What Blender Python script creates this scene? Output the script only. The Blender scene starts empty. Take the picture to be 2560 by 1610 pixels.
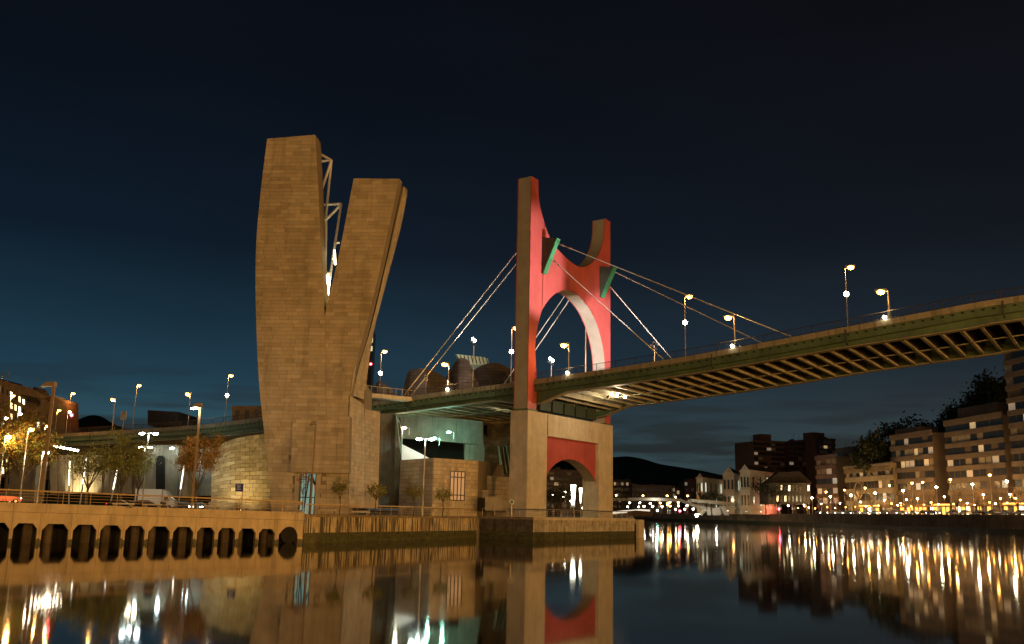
import bpy, math, random
from mathutils import Vector as V
random.seed(7)
SC = bpy.context.scene
COL = SC.collection
# ------------------------------------------------------------------ camera
FPX = 2341.0; CAMH = 4.2; PITCH = math.atan(475/FPX); ROLL = .021
F_ = V((0, math.cos(PITCH), math.sin(PITCH))); U0 = V((0, -math.sin(PITCH), math.cos(PITCH))); R0 = V((1, 0, 0))
R_ = R0*math.cos(ROLL)+U0*math.sin(ROLL); U_ = U0*math.cos(ROLL)-R0*math.sin(ROLL); C_ = V((0, 0, CAMH))
cd = bpy.data.cameras.new('camera'); cam = bpy.data.objects.new('camera', cd); COL.objects.link(cam)
from mathutils import Matrix
M3 = Matrix((R_, U_, -F_)).transposed()
cam.matrix_world = Matrix.Translation(C_) @ M3.to_4x4()
cd.sensor_width = 36; cd.lens = 36*FPX/2560; cd.clip_end = 12000; cd.clip_start = .5
SC.camera = cam
# ------------------------------------------------------------------ world: dusk sky
wd_ = bpy.data.worlds.new('World'); SC.world = wd_; wd_.use_nodes = True
nt = wd_.node_tree; nt.nodes.clear(); NL = nt.links.new
def wn(t, **k):
    n = nt.nodes.new(t)
    for a, b in k.items(): setattr(n, a, b)
    return n
def wmath(op, a, b=None, clamp=False):
    n = wn('ShaderNodeMath', operation=op, use_clamp=clamp)
    for i, x in enumerate((a, b)):
        if x is None: continue
        if isinstance(x, (int, float)): n.inputs[i].default_value = x
        else: NL(x, n.inputs[i])
    return n.outputs[0]
tc = wn('ShaderNodeTexCoord'); sep = wn('ShaderNodeSeparateXYZ'); NL(tc.outputs['Generated'], sep.inputs[0])
zz = sep.outputs[2]
ramp = wn('ShaderNodeValToRGB'); NL(wmath('MULTIPLY', zz, 1.6, True), ramp.inputs[0])
el = ramp.color_ramp.elements
stops = [(0, (.048, .096, .100)), (.06, (.034, .098, .124)), (.2, (.0122, .044, .072)), (.42, (.0036, .0100, .0205)), (.7, (.0026, .0044, .0085)), (1, (.002, .0028, .0052))]
while len(el) < len(stops): el.new(.5)
for e, (p, c) in zip(el, stops): e.position = p; e.color = (*c, 1)
# azimuth: the afterglow lies to the left of the picture, the town's brown sky glow to the right
azn = wn('ShaderNodeMapRange', interpolation_type='SMOOTHSTEP'); NL(sep.outputs[0], azn.inputs[0]); azn.inputs[1].default_value = -.55; azn.inputs[2].default_value = .62; azl = azn.outputs[0]
mixb = wn('ShaderNodeMix', data_type='RGBA'); NL(azl, mixb.inputs[0]); NL(ramp.outputs[0], mixb.inputs[6])
ramp2 = wn('ShaderNodeValToRGB'); NL(wmath('MULTIPLY', zz, 1.6, True), ramp2.inputs[0])
el = ramp2.color_ramp.elements
stops = [(0, (.040, .042, .034)), (.1, (.034, .046, .048)), (.25, (.0130, .0195, .0270)), (.45, (.0062, .0080, .0118)), (.75, (.0036, .0042, .0062)), (1, (.003, .003, .004))]
while len(el) < len(stops): el.new(.5)
for e, (p, c) in zip(el, stops): e.position = p; e.color = (*c, 1)
NL(ramp2.outputs[0], mixb.inputs[7])
# thin bands of low cloud
mp = wn('ShaderNodeMapping'); mp.inputs['Scale'].default_value = (5, 5, 46); NL(tc.outputs['Generated'], mp.inputs[0])
nz = wn('ShaderNodeTexNoise'); nz.inputs['Scale'].default_value = 1.3; nz.inputs['Detail'].default_value = 6; NL(mp.outputs[0], nz.inputs['Vector'])
cl = wn('ShaderNodeMapRange'); NL(nz.outputs[0], cl.inputs[0]); cl.inputs[1].default_value = .46; cl.inputs[2].default_value = .60
low = wn('ShaderNodeMapRange'); NL(zz, low.inputs[0]); low.inputs[1].default_value = .05; low.inputs[2].default_value = .15; low.inputs[3].default_value = 1; low.inputs[4].default_value = 0
mixc = wn('ShaderNodeMix', data_type='RGBA'); NL(wmath('MULTIPLY', wmath('MULTIPLY', cl.outputs[0], low.outputs[0]), .85), mixc.inputs[0])
NL(mixb.outputs[2], mixc.inputs[6]); mixc.inputs[7].default_value = (.0135, .0125, .0105, 1)
# the air's own scattered light: a Nishita sky with the sun well down
sky = wn('ShaderNodeTexSky', sky_type='NISHITA'); sky.sun_disc = False; sky.sun_elevation = math.radians(-4); sky.sun_rotation = math.radians(-35)
addn = wn('ShaderNodeMix', data_type='RGBA', blend_type='ADD'); addn.inputs[0].default_value = .012; NL(mixc.outputs[2], addn.inputs[6]); NL(sky.outputs[0], addn.inputs[7])
n3 = wn('ShaderNodeTexNoise'); n3.inputs['Scale'].default_value = 2.2; n3.inputs['Detail'].default_value = 5
mp3 = wn('ShaderNodeMapping'); mp3.inputs['Scale'].default_value = (1, 1, 4); NL(tc.outputs['Generated'], mp3.inputs[0]); NL(mp3.outputs[0], n3.inputs['Vector'])
mr3 = wn('ShaderNodeMapRange'); NL(n3.outputs[0], mr3.inputs[0]); mr3.inputs[1].default_value = .3; mr3.inputs[2].default_value = .7; mr3.inputs[3].default_value = .86; mr3.inputs[4].default_value = 1.14
bg = wn('ShaderNodeBackground'); NL(mr3.outputs[0], bg.inputs[1]); NL(addn.outputs[2], bg.inputs[0])
wo = wn('ShaderNodeOutputWorld'); NL(bg.outputs[0], wo.inputs[0])
vs = SC.view_settings; vs.view_transform = 'Standard'; vs.look = 'None'; vs.gamma = 1; vs.exposure = 0; vs.use_curve_mapping = False
SC.cycles.use_denoising = True
SC.cycles.max_bounces = 6; SC.cycles.diffuse_bounces = 2; SC.cycles.glossy_bounces = 3; SC.cycles.transparent_max_bounces = 6
SC.cycles.sample_clamp_indirect = 6; SC.cycles.caustics_reflective = False; SC.cycles.caustics_refractive = False

# ------------------------------------------------------------------ measuring helpers (photo pixels of a 2560-wide frame -> points at a real depth)
def ray(x, y): return F_ + R_*((x-1280)/FPX) - U_*((y-805)/FPX)
def P(x, y, Y): d = ray(x, y); return C_ + d*(Y/d.y)
def PZ(x, y, Z): d = ray(x, y); return C_ + d*((Z-CAMH)/d.z)
def PL(x, y, p0, n):
    p0 = V(p0); n = V(n); d = ray(x, y); return C_ + d*((p0-C_).dot(n)/d.dot(n))
DS = 1.0636
def D(x, y): return x*DS, y*DS
def lerp(a, b, t): return a+(b-a)*t
def interp(tab, x):
    if x <= tab[0][0]: return tab[0][1]
    for (a, p), (b, q) in zip(tab, tab[1:]):
        if x <= b: return lerp(p, q, (x-a)/(b-a))
    return tab[-1][1]
def smooth(tab, n=6):
    """Catmull-Rom through points (tuples), n steps per span"""
    out = []
    for i in range(len(tab)-1):
        p0 = tab[max(i-1, 0)]; p1 = tab[i]; p2 = tab[i+1]; p3 = tab[min(i+2, len(tab)-1)]
        for k in range(n):
            t = k/n
            out.append(tuple(.5*((2*b)+(c-a)*t+(2*a-5*b+4*c-d)*t*t+(-a+3*b-3*c+d)*t**3) for a, b, c, d in zip(p0, p1, p2, p3)))
    out.append(tuple(tab[-1])); return out

# ------------------------------------------------------------------ materials
MATS = {}
def mat(name, col, rough=.7, metal=0., var=.25, scale=.6, stretch=(1, 1, 1), bump=.15, bscale=None, streak=0., spec=.4, trans=0, sst=(1.3, 1.3, .09), srange=(.5, .68), bricks=None):
    if name in MATS: return MATS[name]
    m = bpy.data.materials.new(name); m.use_nodes = True; t = m.node_tree; b = t.nodes['Principled BSDF']; L = t.links.new
    b.inputs['Roughness'].default_value = rough; b.inputs['Metallic'].default_value = metal
    b.inputs['Specular IOR Level'].default_value = spec
    if trans: b.inputs['Transmission Weight'].default_value = trans
    geo = t.nodes.new('ShaderNodeNewGeometry'); mp = t.nodes.new('ShaderNodeMapping'); mp.inputs['Scale'].default_value = stretch; L(geo.outputs['Position'], mp.inputs[0])
    n = t.nodes.new('ShaderNodeTexNoise'); n.inputs['Scale'].default_value = scale; n.inputs['Detail'].default_value = 7; n.inputs['Roughness'].default_value = .62; L(mp.outputs[0], n.inputs['Vector'])
    r = t.nodes.new('ShaderNodeValToRGB'); L(n.outputs[0], r.inputs[0])
    lo = tuple(c*(1-var) for c in col); hi = tuple(min(1, c*(1+var)) for c in col)
    r.color_ramp.elements[0].position = .32; r.color_ramp.elements[0].color = (*lo, 1)
    r.color_ramp.elements[1].position = .68; r.color_ramp.elements[1].color = (*hi, 1)
    out = r.outputs[0]
    if streak:
        mp2 = t.nodes.new('ShaderNodeMapping'); mp2.inputs['Scale'].default_value = sst; L(geo.outputs['Position'], mp2.inputs[0])
        n2 = t.nodes.new('ShaderNodeTexNoise'); n2.inputs['Scale'].default_value = 1.6; n2.inputs['Detail'].default_value = 5; L(mp2.outputs[0], n2.inputs['Vector'])
        r2 = t.nodes.new('ShaderNodeMapRange'); L(n2.outputs[0], r2.inputs[0]); r2.inputs[1].default_value = srange[0]; r2.inputs[2].default_value = srange[1]; r2.inputs[3].default_value = 0; r2.inputs[4].default_value = streak
        mx = t.nodes.new('ShaderNodeMix'); mx.data_type = 'RGBA'; L(r2.outputs[0], mx.inputs[0]); L(out, mx.inputs[6]); mx.inputs[7].default_value = tuple(c*.18 for c in col)+(1,); out = mx.outputs[2]
    L(out, b.inputs['Base Color'])
    if bump:
        nb = t.nodes.new('ShaderNodeTexNoise'); nb.inputs['Scale'].default_value = bscale or scale*7; nb.inputs['Detail'].default_value = 5; L(mp.outputs[0], nb.inputs['Vector'])
        bp = t.nodes.new('ShaderNodeBump'); bp.inputs['Strength'].default_value = bump; bp.inputs['Distance'].default_value = .06; L(nb.outputs[0], bp.inputs['Height']); L(bp.outputs[0], b.inputs['Normal'])
        if bricks:
            sx = t.nodes.new('ShaderNodeSeparateXYZ'); cx = t.nodes.new('ShaderNodeCombineXYZ'); L(geo.outputs['Position'], sx.inputs[0]); L(sx.outputs[0], cx.inputs[0]); L(sx.outputs[2], cx.inputs[1])
            bk_ = t.nodes.new('ShaderNodeTexBrick'); bk_.inputs['Scale'].default_value = 1; bk_.inputs['Brick Width'].default_value = bricks[0]; bk_.inputs['Row Height'].default_value = bricks[1]; bk_.inputs['Mortar Size'].default_value = .05; bk_.inputs['Color1'].default_value = (1, 1, 1, 1); bk_.inputs['Color2'].default_value = (.55, .55, .55, 1); bk_.inputs['Mortar'].default_value = (.1, .1, .1, 1); L(cx.outputs[0], bk_.inputs['Vector'])
            L(bk_.outputs[0], bp.inputs['Height']); bp.inputs['Distance'].default_value = .2; bp.inputs['Strength'].default_value = .6
            mm = t.nodes.new('ShaderNodeMix'); mm.data_type = 'RGBA'; mm.blend_type = 'MULTIPLY'; mm.inputs[0].default_value = .6; L(out, mm.inputs[6]); L(bk_.outputs[0], mm.inputs[7]); L(mm.outputs[2], b.inputs['Base Color'])
    MATS[name] = m; return m
def em(name, col, s):
    if name in MATS: return MATS[name]
    m = bpy.data.materials.new(name); m.use_nodes = True; b = m.node_tree.nodes['Principled BSDF']
    b.inputs['Base Color'].default_value = (*[min(1, c) for c in col], 1); b.inputs['Emission Color'].default_value = (*col, 1); b.inputs['Emission Strength'].default_value = s; b.inputs['Roughness'].default_value = .5
    MATS[name] = m; return m

# ------------------------------------------------------------------ mesh building
class MB:
    def __init__(s): s.v = []; s.f = []; s.mi = []
    def add(s, vs, fs, mi=0):
        o = len(s.v); s.v += [tuple(v) for v in vs]; s.f += [tuple(o+i for i in f) for f in fs]; s.mi += [mi]*len(fs); return s
    def hexa(s, a, mi=0):      # 8 corners: bottom 4 (ccw), top 4
        return s.add(a, [(3, 2, 1, 0), (4, 5, 6, 7), (0, 1, 5, 4), (1, 2, 6, 5), (2, 3, 7, 6), (3, 0, 4, 7)], mi)
    def box(s, c, size, ux=(1, 0, 0), uy=None, mi=0):
        c = V(c); ux = V(ux).normalized(); uz = V((0, 0, 1)) if uy is None else None
        uy = V((-ux.y, ux.x, 0)).normalized() if uy is None else V(uy).normalized(); uz = ux.cross(uy)
        a, b, d = [k/2 for k in size]
        return s.hexa([c+ux*i*a+uy*j*b+uz*k*d for k in (-1, 1) for i, j in ((-1, -1), (1, -1), (1, 1), (-1, 1))], mi)
    def prism(s, pts, ext, mi=0, caps=True):
        n = len(pts); pts = [V(p) for p in pts]; e = V(ext)
        fs = [(i, (i+1) % n, n+(i+1) % n, n+i) for i in range(n)]
        if caps: fs += [tuple(range(n-1, -1, -1)), tuple(range(n, 2*n))]
        return s.add(pts+[p+e for p in pts], fs, mi)
    def tube(s, pts, r, n=6, mi=0, cap=True):
        pts = [V(p) for p in pts]; rs = r if isinstance(r, (list, tuple)) else [r]*len(pts); vs = []; fs = []
        for i, p in enumerate(pts):
            d = (pts[min(i+1, len(pts)-1)]-pts[max(i-1, 0)]).normalized()
            a = d.cross(V((0, 0, 1)) if abs(d.z) < .9 else V((1, 0, 0))).normalized(); b = d.cross(a)
            vs += [p+(a*math.cos(2*math.pi*k/n)+b*math.sin(2*math.pi*k/n))*rs[i] for k in range(n)]
        for i in range(len(pts)-1):
            fs += [(i*n+k, i*n+(k+1) % n, (i+1)*n+(k+1) % n, (i+1)*n+k) for k in range(n)]
        if cap: fs += [tuple(range(n-1, -1, -1)), tuple(range((len(pts)-1)*n, len(pts)*n))]
        return s.add(vs, fs, mi)
    def ball(s, c, r, n=8, m=5, sc=(1, 1, 1), mi=0):
        c = V(c); vs = [c+V((0, 0, -r*sc[2]))]
        for j in range(1, m):
            t = -math.pi/2+math.pi*j/m
            vs += [c+V((r*sc[0]*math.cos(t)*math.cos(2*math.pi*k/n), r*sc[1]*math.cos(t)*math.sin(2*math.pi*k/n), r*sc[2]*math.sin(t))) for k in range(n)]
        vs.append(c+V((0, 0, r*sc[2]))); fs = [(0, 1+(k+1) % n, 1+k) for k in range(n)]
        for j in range(m-2): fs += [(1+j*n+k, 1+j*n+(k+1) % n, 1+(j+1)*n+(k+1) % n, 1+(j+1)*n+k) for k in range(n)]
        b = 1+(m-2)*n; fs += [(b+k, b+(k+1) % n, len(vs)-1) for k in range(n)]
        return s.add(vs, fs, mi)
    def grid(s, rows, mi=0):
        n = len(rows[0]); vs = [p for r in rows for p in r]
        return s.add(vs, [(i*n+k, i*n+k+1, (i+1)*n+k+1, (i+1)*n+k) for i in range(len(rows)-1) for k in range(n-1)], mi)
    def sweep(s, secs, mi=0):   # list of closed 4+ point sections
        n = len(secs[0]); vs = [p for r in secs for p in r]
        fs = [(i*n+k, i*n+(k+1) % n, (i+1)*n+(k+1) % n, (i+1)*n+k) for i in range(len(secs)-1) for k in range(n)]
        fs += [tuple(range(n-1, -1, -1)), tuple(range((len(secs)-1)*n, len(secs)*n))]
        return s.add(vs, fs, mi)
    def build(s, name, m, parent=None, kind=None, label=None, local=False, smooth=False, cat=None, group=None):
        off = V((0, 0, 0)); p = parent
        while p is not None and not local: off += p.location; p = p.parent
        me = bpy.data.meshes.new(name); me.from_pydata([V(v)-off for v in s.v], [], s.f)
        for mm in (m if isinstance(m, (list, tuple)) else [m]): me.materials.append(mm)
        if isinstance(m, (list, tuple)): me.polygons.foreach_set('material_index', s.mi)
        if smooth: me.polygons.foreach_set('use_smooth', [True]*len(me.polygons))
        import bmesh
        bm = bmesh.new(); bm.from_mesh(me); bmesh.ops.recalc_face_normals(bm, faces=bm.faces); bm.to_mesh(me); bm.free()
        o = bpy.data.objects.new(name, me); COL.objects.link(o); o.parent = parent
        tag(o, label, cat, group, kind); return o
def tag(o, label=None, cat=None, group=None, kind=None):
    if label: o['label'] = label
    if cat: o['category'] = cat
    if group: o['group'] = group
    if kind: o['kind'] = kind
    return o
def thing(name, label, cat, loc=(0, 0, 0), group=None):
    o = bpy.data.objects.new(name, None); COL.objects.link(o); o.location = V(loc); o.empty_display_size = .5
    return tag(o, label, cat, group)
def child(name, mesh, parent, loc=(0, 0, 0), rot=None):
    o = bpy.data.objects.new(name, mesh); COL.objects.link(o); o.parent = parent; o.location = V(loc)
    if rot: o.rotation_euler = rot
    return o
def copy_tree(o, parent=None):
    c = o.copy(); COL.objects.link(c); c.parent = parent
    for k in list(o.children): copy_tree(k, c)
    return c
def shift_to(o, p):
    """make a local-built child mesh sit where its parent empty is"""
    o.location = V(p); return o
ORD = ['first', 'second', 'third', 'fourth', 'fifth', 'sixth', 'seventh', 'eighth', 'ninth', 'tenth', 'eleventh', 'twelfth', 'thirteenth', 'fourteenth', 'fifteenth', 'sixteenth', 'seventeenth', 'eighteenth', 'nineteenth', 'twentieth']

TS = dict(var=.16, scale=.22, bump=.12, bscale=3, streak=.3, sst=(.55, .55, .045), srange=(.5, .75))
stone = mat('tower_stone', (.52, .43, .295), .8, **TS)
stones = [stone, mat('tower_stone_dark', (.44, .36, .24), .8, **TS), mat('tower_stone_light', (.58, .49, .345), .8, **TS), mat('tower_stone_grey', (.49, .415, .295), .8, **TS)]
mortar = mat('mortar', (.25, .20, .135), .9, var=.1, bump=0)
concrete = mat('concrete', (.33, .28, .21), .85, var=.22, scale=.35, streak=.35, bump=.2)
concrete_pale = mat('concrete_pale', (.55, .48, .37), .85, var=.16, scale=.5, streak=.18, bump=.15)
red = mat('red_paint', (.44, .088, .082), .5, var=.16, scale=.22, streak=.18, bump=.06)
ribgrey = mat('grey_rib_cladding', (.36, .33, .27), .5, var=.12, scale=.4, bump=.05)
green = mat('green_steel', (.085, .135, .075), .55, var=.25, scale=.4, streak=.25, bump=.05)
greenlit = mat('green_bracket_lit', (.04, .24, .11), .5, var=.12, scale=.5, bump=.03)  # bracket's front edge: the light on it is put into the colour
greendk = mat('dark_green_steel', (.035, .05, .035), .55, var=.2, bump=.05)  # on the bracket sides this dark colour stands for missing light
steel = mat('galvanised_steel', (.45, .43, .38), .38, .7, var=.12, scale=2, bump=.03)
darksteel = mat('dark_steel', (.06, .055, .05), .5, .4, var=.2, scale=2, bump=.03)
railm = mat('railing_bronze', (.58, .42, .22), .45, .15, var=.12, scale=2, bump=.03)
cablem = mat('cable_sheath', (.72, .69, .62), .45, 0, var=.1, scale=1, bump=0)
asphalt = mat('asphalt', (.05, .05, .05), .85, var=.25, scale=.8)
paving = mat('paving', (.26, .23, .19), .85, var=.2, scale=.5)
grassm = mat('grass', (.06, .13, .03), .9, var=.4, scale=2)
arcade_c = mat('arcade_concrete', (.52, .42, .28), .85, var=.16, scale=.7, streak=.3, bump=.2)
wallst = mat('quay_stone', (.50, .41, .27), .9, var=.3, scale=.9, streak=1, bump=.5, sst=(2.6, 2.6, .13), srange=(.47, .56))
wetst = mat('wet_algae_stone', (.075, .075, .03), .5, var=.5, scale=1.2, stretch=(1, 1, 2.5), bump=.5)
flangep = mat('flange_lit_pale', (.32, .29, .20), .55, var=.25, scale=.4, streak=.3, bump=.05)  # paler than the girders: light from below is put into the colour
column_c = mat('shaded_column', (.13, .10, .065), .85, var=.3, scale=.8, streak=.4)  # dark colour stands for the shade inside the arcade
frame_c = mat('frame_concrete', (.22, .205, .165), .85, var=.25, scale=.4, streak=.4, bump=.2)
dark = mat('dark_recess', (.012, .011, .009), .9, var=.3)  # near-black: puts the shade of openings and gaps into the colour
titan = mat('titanium', (.50, .42, .27), .48, .35, var=.2, scale=.35, bump=.25, bscale=1.6)
titans = [titan, mat('titanium_b', (.40, .33, .20), .5, .35, var=.2, scale=.35, bump=.25, bscale=1.6), mat('titanium_c', (.58, .50, .34), .45, .35, var=.2, scale=.35, bump=.25, bscale=1.6)]
titanr = mat('titanium_roof', (.30, .25, .20), .5, .35, var=.2, scale=.3, bump=.25, bricks=(2.2, .8))
glass = mat('dark_glass', (.03, .027, .022), .3, 0, var=.2, bump=0, spec=.8)
fasciac = mat('fascia_concrete', (.27, .245, .185), .85, var=.2, scale=.5, streak=.5, bump=.15)
whitep = mat('white_paint', (.72, .71, .68), .5, var=.06, scale=1, bump=.03)
# lit things
sodium = em('sodium_lamp', (1, .42, .085), 14)
whitel = em('white_lamp', (1, .86, .58), 60)
tealw = em('teal_white_lamp', (.30, 1, .74), 60)
coolw = em('cool_white_lamp', (.80, 1, .93), 70)
ASSUMEDP = 200000.; FLOODP = 120000.
# ================================================================== river and ground
def water_mat():
    m = bpy.data.materials.new('river_water'); m.use_nodes = True; t = m.node_tree; b = t.nodes['Principled BSDF']; L = t.links.new
    b.inputs['Base Color'].default_value = (.014, .012, .007, 1); b.inputs['Roughness'].default_value = .047; b.inputs['IOR'].default_value = 1.33
    geo = t.nodes.new('ShaderNodeNewGeometry')
    hs = []
    for sc, st, w in ((1, (.16, .05, 1), 1.0), (1, (.9, .35, 1), .2), (1, (3.5, 1.6, 1), .035)):
        mp = t.nodes.new('ShaderNodeMapping'); mp.inputs['Scale'].default_value = st; mp.inputs['Rotation'].default_value = (0, 0, .35); L(geo.outputs['Position'], mp.inputs[0])
        n = t.nodes.new('ShaderNodeTexNoise'); n.inputs['Scale'].default_value = sc; n.inputs['Detail'].default_value = 3; L(mp.outputs[0], n.inputs['Vector'])
        mu = t.nodes.new('ShaderNodeMath'); mu.operation = 'MULTIPLY'; mu.inputs[1].default_value = w; L(n.outputs[0], mu.inputs[0]); hs.append(mu.outputs[0])
    ad = t.nodes.new('ShaderNodeMath'); ad.operation = 'ADD'; L(hs[0], ad.inputs[0]); L(hs[1], ad.inputs[1])
    ad2 = t.nodes.new('ShaderNodeMath'); ad2.operation = 'ADD'; L(ad.outputs[0], ad2.inputs[0]); L(hs[2], ad2.inputs[1]); ad = ad2
    bp = t.nodes.new('ShaderNodeBump'); bp.inputs['Strength'].default_value = .3; bp.inputs['Distance'].default_value = .014; L(ad.outputs[0], bp.inputs['Height']); L(bp.outputs[0], b.inputs['Normal'])
    return m
MB().add([(-500, -60, 0), (700, -60, 0), (700, 1400, 0), (-500, 1400, 0)], [(0, 1, 2, 3)]).build('river_water', water_mat(), kind='structure')
# left bank edge (quay line) and the far-left bank
Q0 = V((-51.1, 97.2, 0)); Q1 = V((-24.7, 116.1, 0)); qd = (Q1-Q0).normalized(); QL = Q0-qd*45
GZ = 3.35
c1 = V((2.90, 152, 0)); wd = V((.5555, .8315, 0)).normalized(); ax = V((wd.y, -wd.x, 0))
def B(s, q, z): p = c1+ax*s+wd*q; return V((p.x, p.y, z))
def BQ(x, y, q):   # pixel on the vertical plane at q -> (s, z)
    p = PL(x, y, B(0, q, 0), wd); return (p-c1).dot(ax), p.z
def BS(x, y, s):   # pixel on the vertical plane at s -> (q, z)
    p = PL(x, y, B(s, 0, 0), ax); return (p-c1).dot(wd), p.z
pc0 = B(3.0, -2.6, 0); pc1 = B(3.0, 32.5, 0); pc2 = B(-7, -2.6, 0)   # platform corners under the pier
Q2 = pc2+V((-.6, -.6, 0))
nq = V((-qd.y, qd.x, 0))
gp = [QL+nq*9.2, Q1+nq*9.2-qd*1, Q1+nq*.3-qd*.4, Q1+V((-.3, 1.0, 0)), Q2+V((-.8, .4, 0)), pc2+wd*.8, pc0+wd*.8-ax*.8, pc1-ax*.8-wd*.8, B(-6, 36, 0), V((30, 260, 0)), V((52, 420, 0)), V((92, 700, 0)), V((92, 1300, 0)), V((-500, 1300, 0)), V((-500, 100, 0))]
MB().prism([V((p.x, p.y, -1)) for p in gp], (0, 0, GZ+1)).build('left_bank_ground', paving, kind='structure')
# right bank
RB = [(262, 100), (232, 220), (213, 320), (204, 386), (197, 465), (185, 570), (166, 690), (140, 790), (98, 860)]
RB = [V((a, b, 0)) for a, b in smooth(RB, 4)]
def rb_off(dist):
    out = []
    for i, p in enumerate(RB):
        d = (RB[min(i+1, len(RB)-1)]-RB[max(i-1, 0)]).normalized(); out.append(p+V((d.y, -d.x, 0))*dist)
    return out
RZ = 7.0
def rbz(Y): return interp([(100, 7.4), (450, 7.1), (600, 6.6), (860, 5.6)], Y)
def rb_pick(x, dist, y=1284):
    """point of the bank line, dist inland, that lies on pixel column x"""
    L = rb_off(dist); d = ray(x, y); k = d.x/d.y; best = None
    for a, b in zip(L, L[1:]):
        fa = a.x-k*a.y; fb = b.x-k*b.y
        if fa*fb <= 0: t = fa/(fa-fb) if fa != fb else 0; best = a.lerp(b, t)
    if best is None: best = min(L, key=lambda p: abs(p.x/p.y-k))
    return best
g = MB(); a = rb_off(.9); bq = [p+V((900, 0, 0)) for p in a]
g.grid([[V((p.x, p.y, rbz(p.y))) for p in a], [V((p.x, p.y, rbz(p.y))) for p in bq]])
g.build('right_bank_ground', asphalt, kind='structure')
# ------------------------------------------------------------------ hills
def hill(name, pts, Y, m, Y2=None):
    r1 = [P(x, y, Y) for x, y in pts]; r0 = [V((p.x, p.y-Y*.12, 0)) for p in r1]; r2 = [V((p.x*1.2, p.y+Y*.3, 0)) for p in r1]; mid = [V((a.x, (a.y+b.y)/2, b.z*.62)) for a, b in zip(r0, r1)]
    return MB().grid([r0, mid, r1, r2]).build(name, m, kind='structure', smooth=True)
hillm = mat('hill_woodland', (.05, .06, .03), .95, var=.5, scale=.02, bump=.6, bscale=.05)
hill('far_hill', smooth([(1180, 1190), (1300, 1165), (1420, 1150), (1533, 1143), (1570, 1141), (1610, 1148), (1650, 1160), (1700, 1168), (1760, 1178), (1830, 1192), (1950, 1205), (2100, 1215)], 4), 2600, hillm)
hill('left_far_hill', smooth([(120, 1080), (170, 1064), (200, 1047), (228, 1038), (255, 1042), (285, 1060), (330, 1075), (420, 1085), (520, 1090)], 4), 700, hillm)
hill('right_wooded_hill', smooth([(2080, 1200), (2180, 1140), (2260, 1098), (2330, 1090), (2400, 1045), (2470, 985), (2530, 945), (2600, 915), (2750, 870)], 4), 640, hillm)

# ================================================================== arcade quay on the left
ar = thing('arcade_quay_wall', 'orange lit concrete quay wall with a row of arched openings at the water', 'wall', Q0)
qn = V((qd.y, -qd.x, 0))            # outward (to the river)
def QA(u, z, o=0): p = Q0+qd*u+qn*o; return V((p.x, p.y, z))
def qu(x, y=1340): p = PL(x, y, Q0, qn); return (p-Q0).dot(qd)
UE = (Q1-Q0).length
def pz(u): return interp([(-45, 4.5), (0, 4.12), (UE, 3.62)], u)
def pb(u): return pz(u)-.92
holes = [(-118, -62), (-50, 22), (31, 91), (103, 170), (181, 240), (250, 302), (312, 361), (370, 424), (432, 483), (492, 536), (545, 588), (596, 639), (647, 687), (697, 744)]
hu = [(qu(a), qu(b)) for a, b in holes]
hu = [(hu[0][0]-k*4.2, hu[0][1]-k*4.2) for k in (6, 5, 4, 3, 2, 1)]+hu
mids = [hu[0][0]-.5]+[(hu[i][1]+hu[i+1][0])/2 for i in range(len(hu)-1)]+[UE]
for i, (a, b) in enumerate(hu):
    x0 = mids[i]+.012; x1 = mids[i+1]-.012; zt = lambda u: pb(u)-.03; zh = pb((a+b)/2)-1.12; c = (b-a)*.2
    pts = [(x0, -.6), (x0, zt(x0)), (x1, zt(x1)), (x1, -.6), (b, -.6), (b, zh-c*1.3), (b-c, zh), (a+c, zh), (a, zh-c*1.3), (a, -.6)]
    MB().prism([QA(u, z) for u, z in pts], -qn*.55).build('bay_panel', arcade_c, ar)
    for xa_, xb_ in ((x0, a), (b, x1)): MB().hexa([QA(xa_, -.6, .025), QA(xb_, -.6, .025), QA(xb_, -.6, -.3), QA(xa_, -.6, -.3)]+[QA(xa_, .42+.1*(i % 2), .025), QA(xb_, .34+.12*(i % 3), .025), QA(xb_, .34+.12*(i % 3), -.3), QA(xa_, .42+.1*(i % 2), -.3)]).build('algae_course', wetst, ar)
    uc = lerp(a, b, (.72, .35, .7, .45)[i % 4])
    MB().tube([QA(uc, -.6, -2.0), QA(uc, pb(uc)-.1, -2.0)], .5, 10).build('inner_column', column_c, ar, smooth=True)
lip = 3.05; u = -45.
widths = [3.3, 3.4, 3.2]
k = 0
while u < UE-.05:
    u2 = min(u+lip, UE); MB().hexa([QA(u+.015, pb(u), .12), QA(u2-.015, pb(u2), .12), QA(u2-.015, pb(u2), -.75), QA(u+.015, pb(u), -.75), QA(u+.015, pz(u), .12), QA(u2-.015, pz(u2), .12), QA(u2-.015, pz(u2), -.75), QA(u+.015, pz(u), -.75)]).build('parapet_block', arcade_c, ar); u = u2
MB().hexa([QA(-45, -1, -9.0), QA(UE, -1, -9.0), QA(UE, -1, -9.5), QA(-45, -1, -9.5), QA(-45, 3.3, -9.0), QA(UE, 3.3, -9.0), QA(UE, 3.3, -9.5), QA(-45, 3.3, -9.5)]).build('back_wall', dark, ar)  # near-black colour paints the arcade's inner shade
MB().hexa([QA(-45, pb(-45)-.3, -.56), QA(UE, pb(UE)-.3, -.56), QA(UE, pb(UE)-.3, -4.0), QA(-45, pb(-45)-.3, -4.0), QA(-45, pb(-45)-.05, -.56), QA(UE, pb(UE)-.05, -.56), QA(UE, pb(UE)-.05, -4.0), QA(-45, pb(-45)-.05, -4.0)]).build('slab', concrete, ar)
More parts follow.
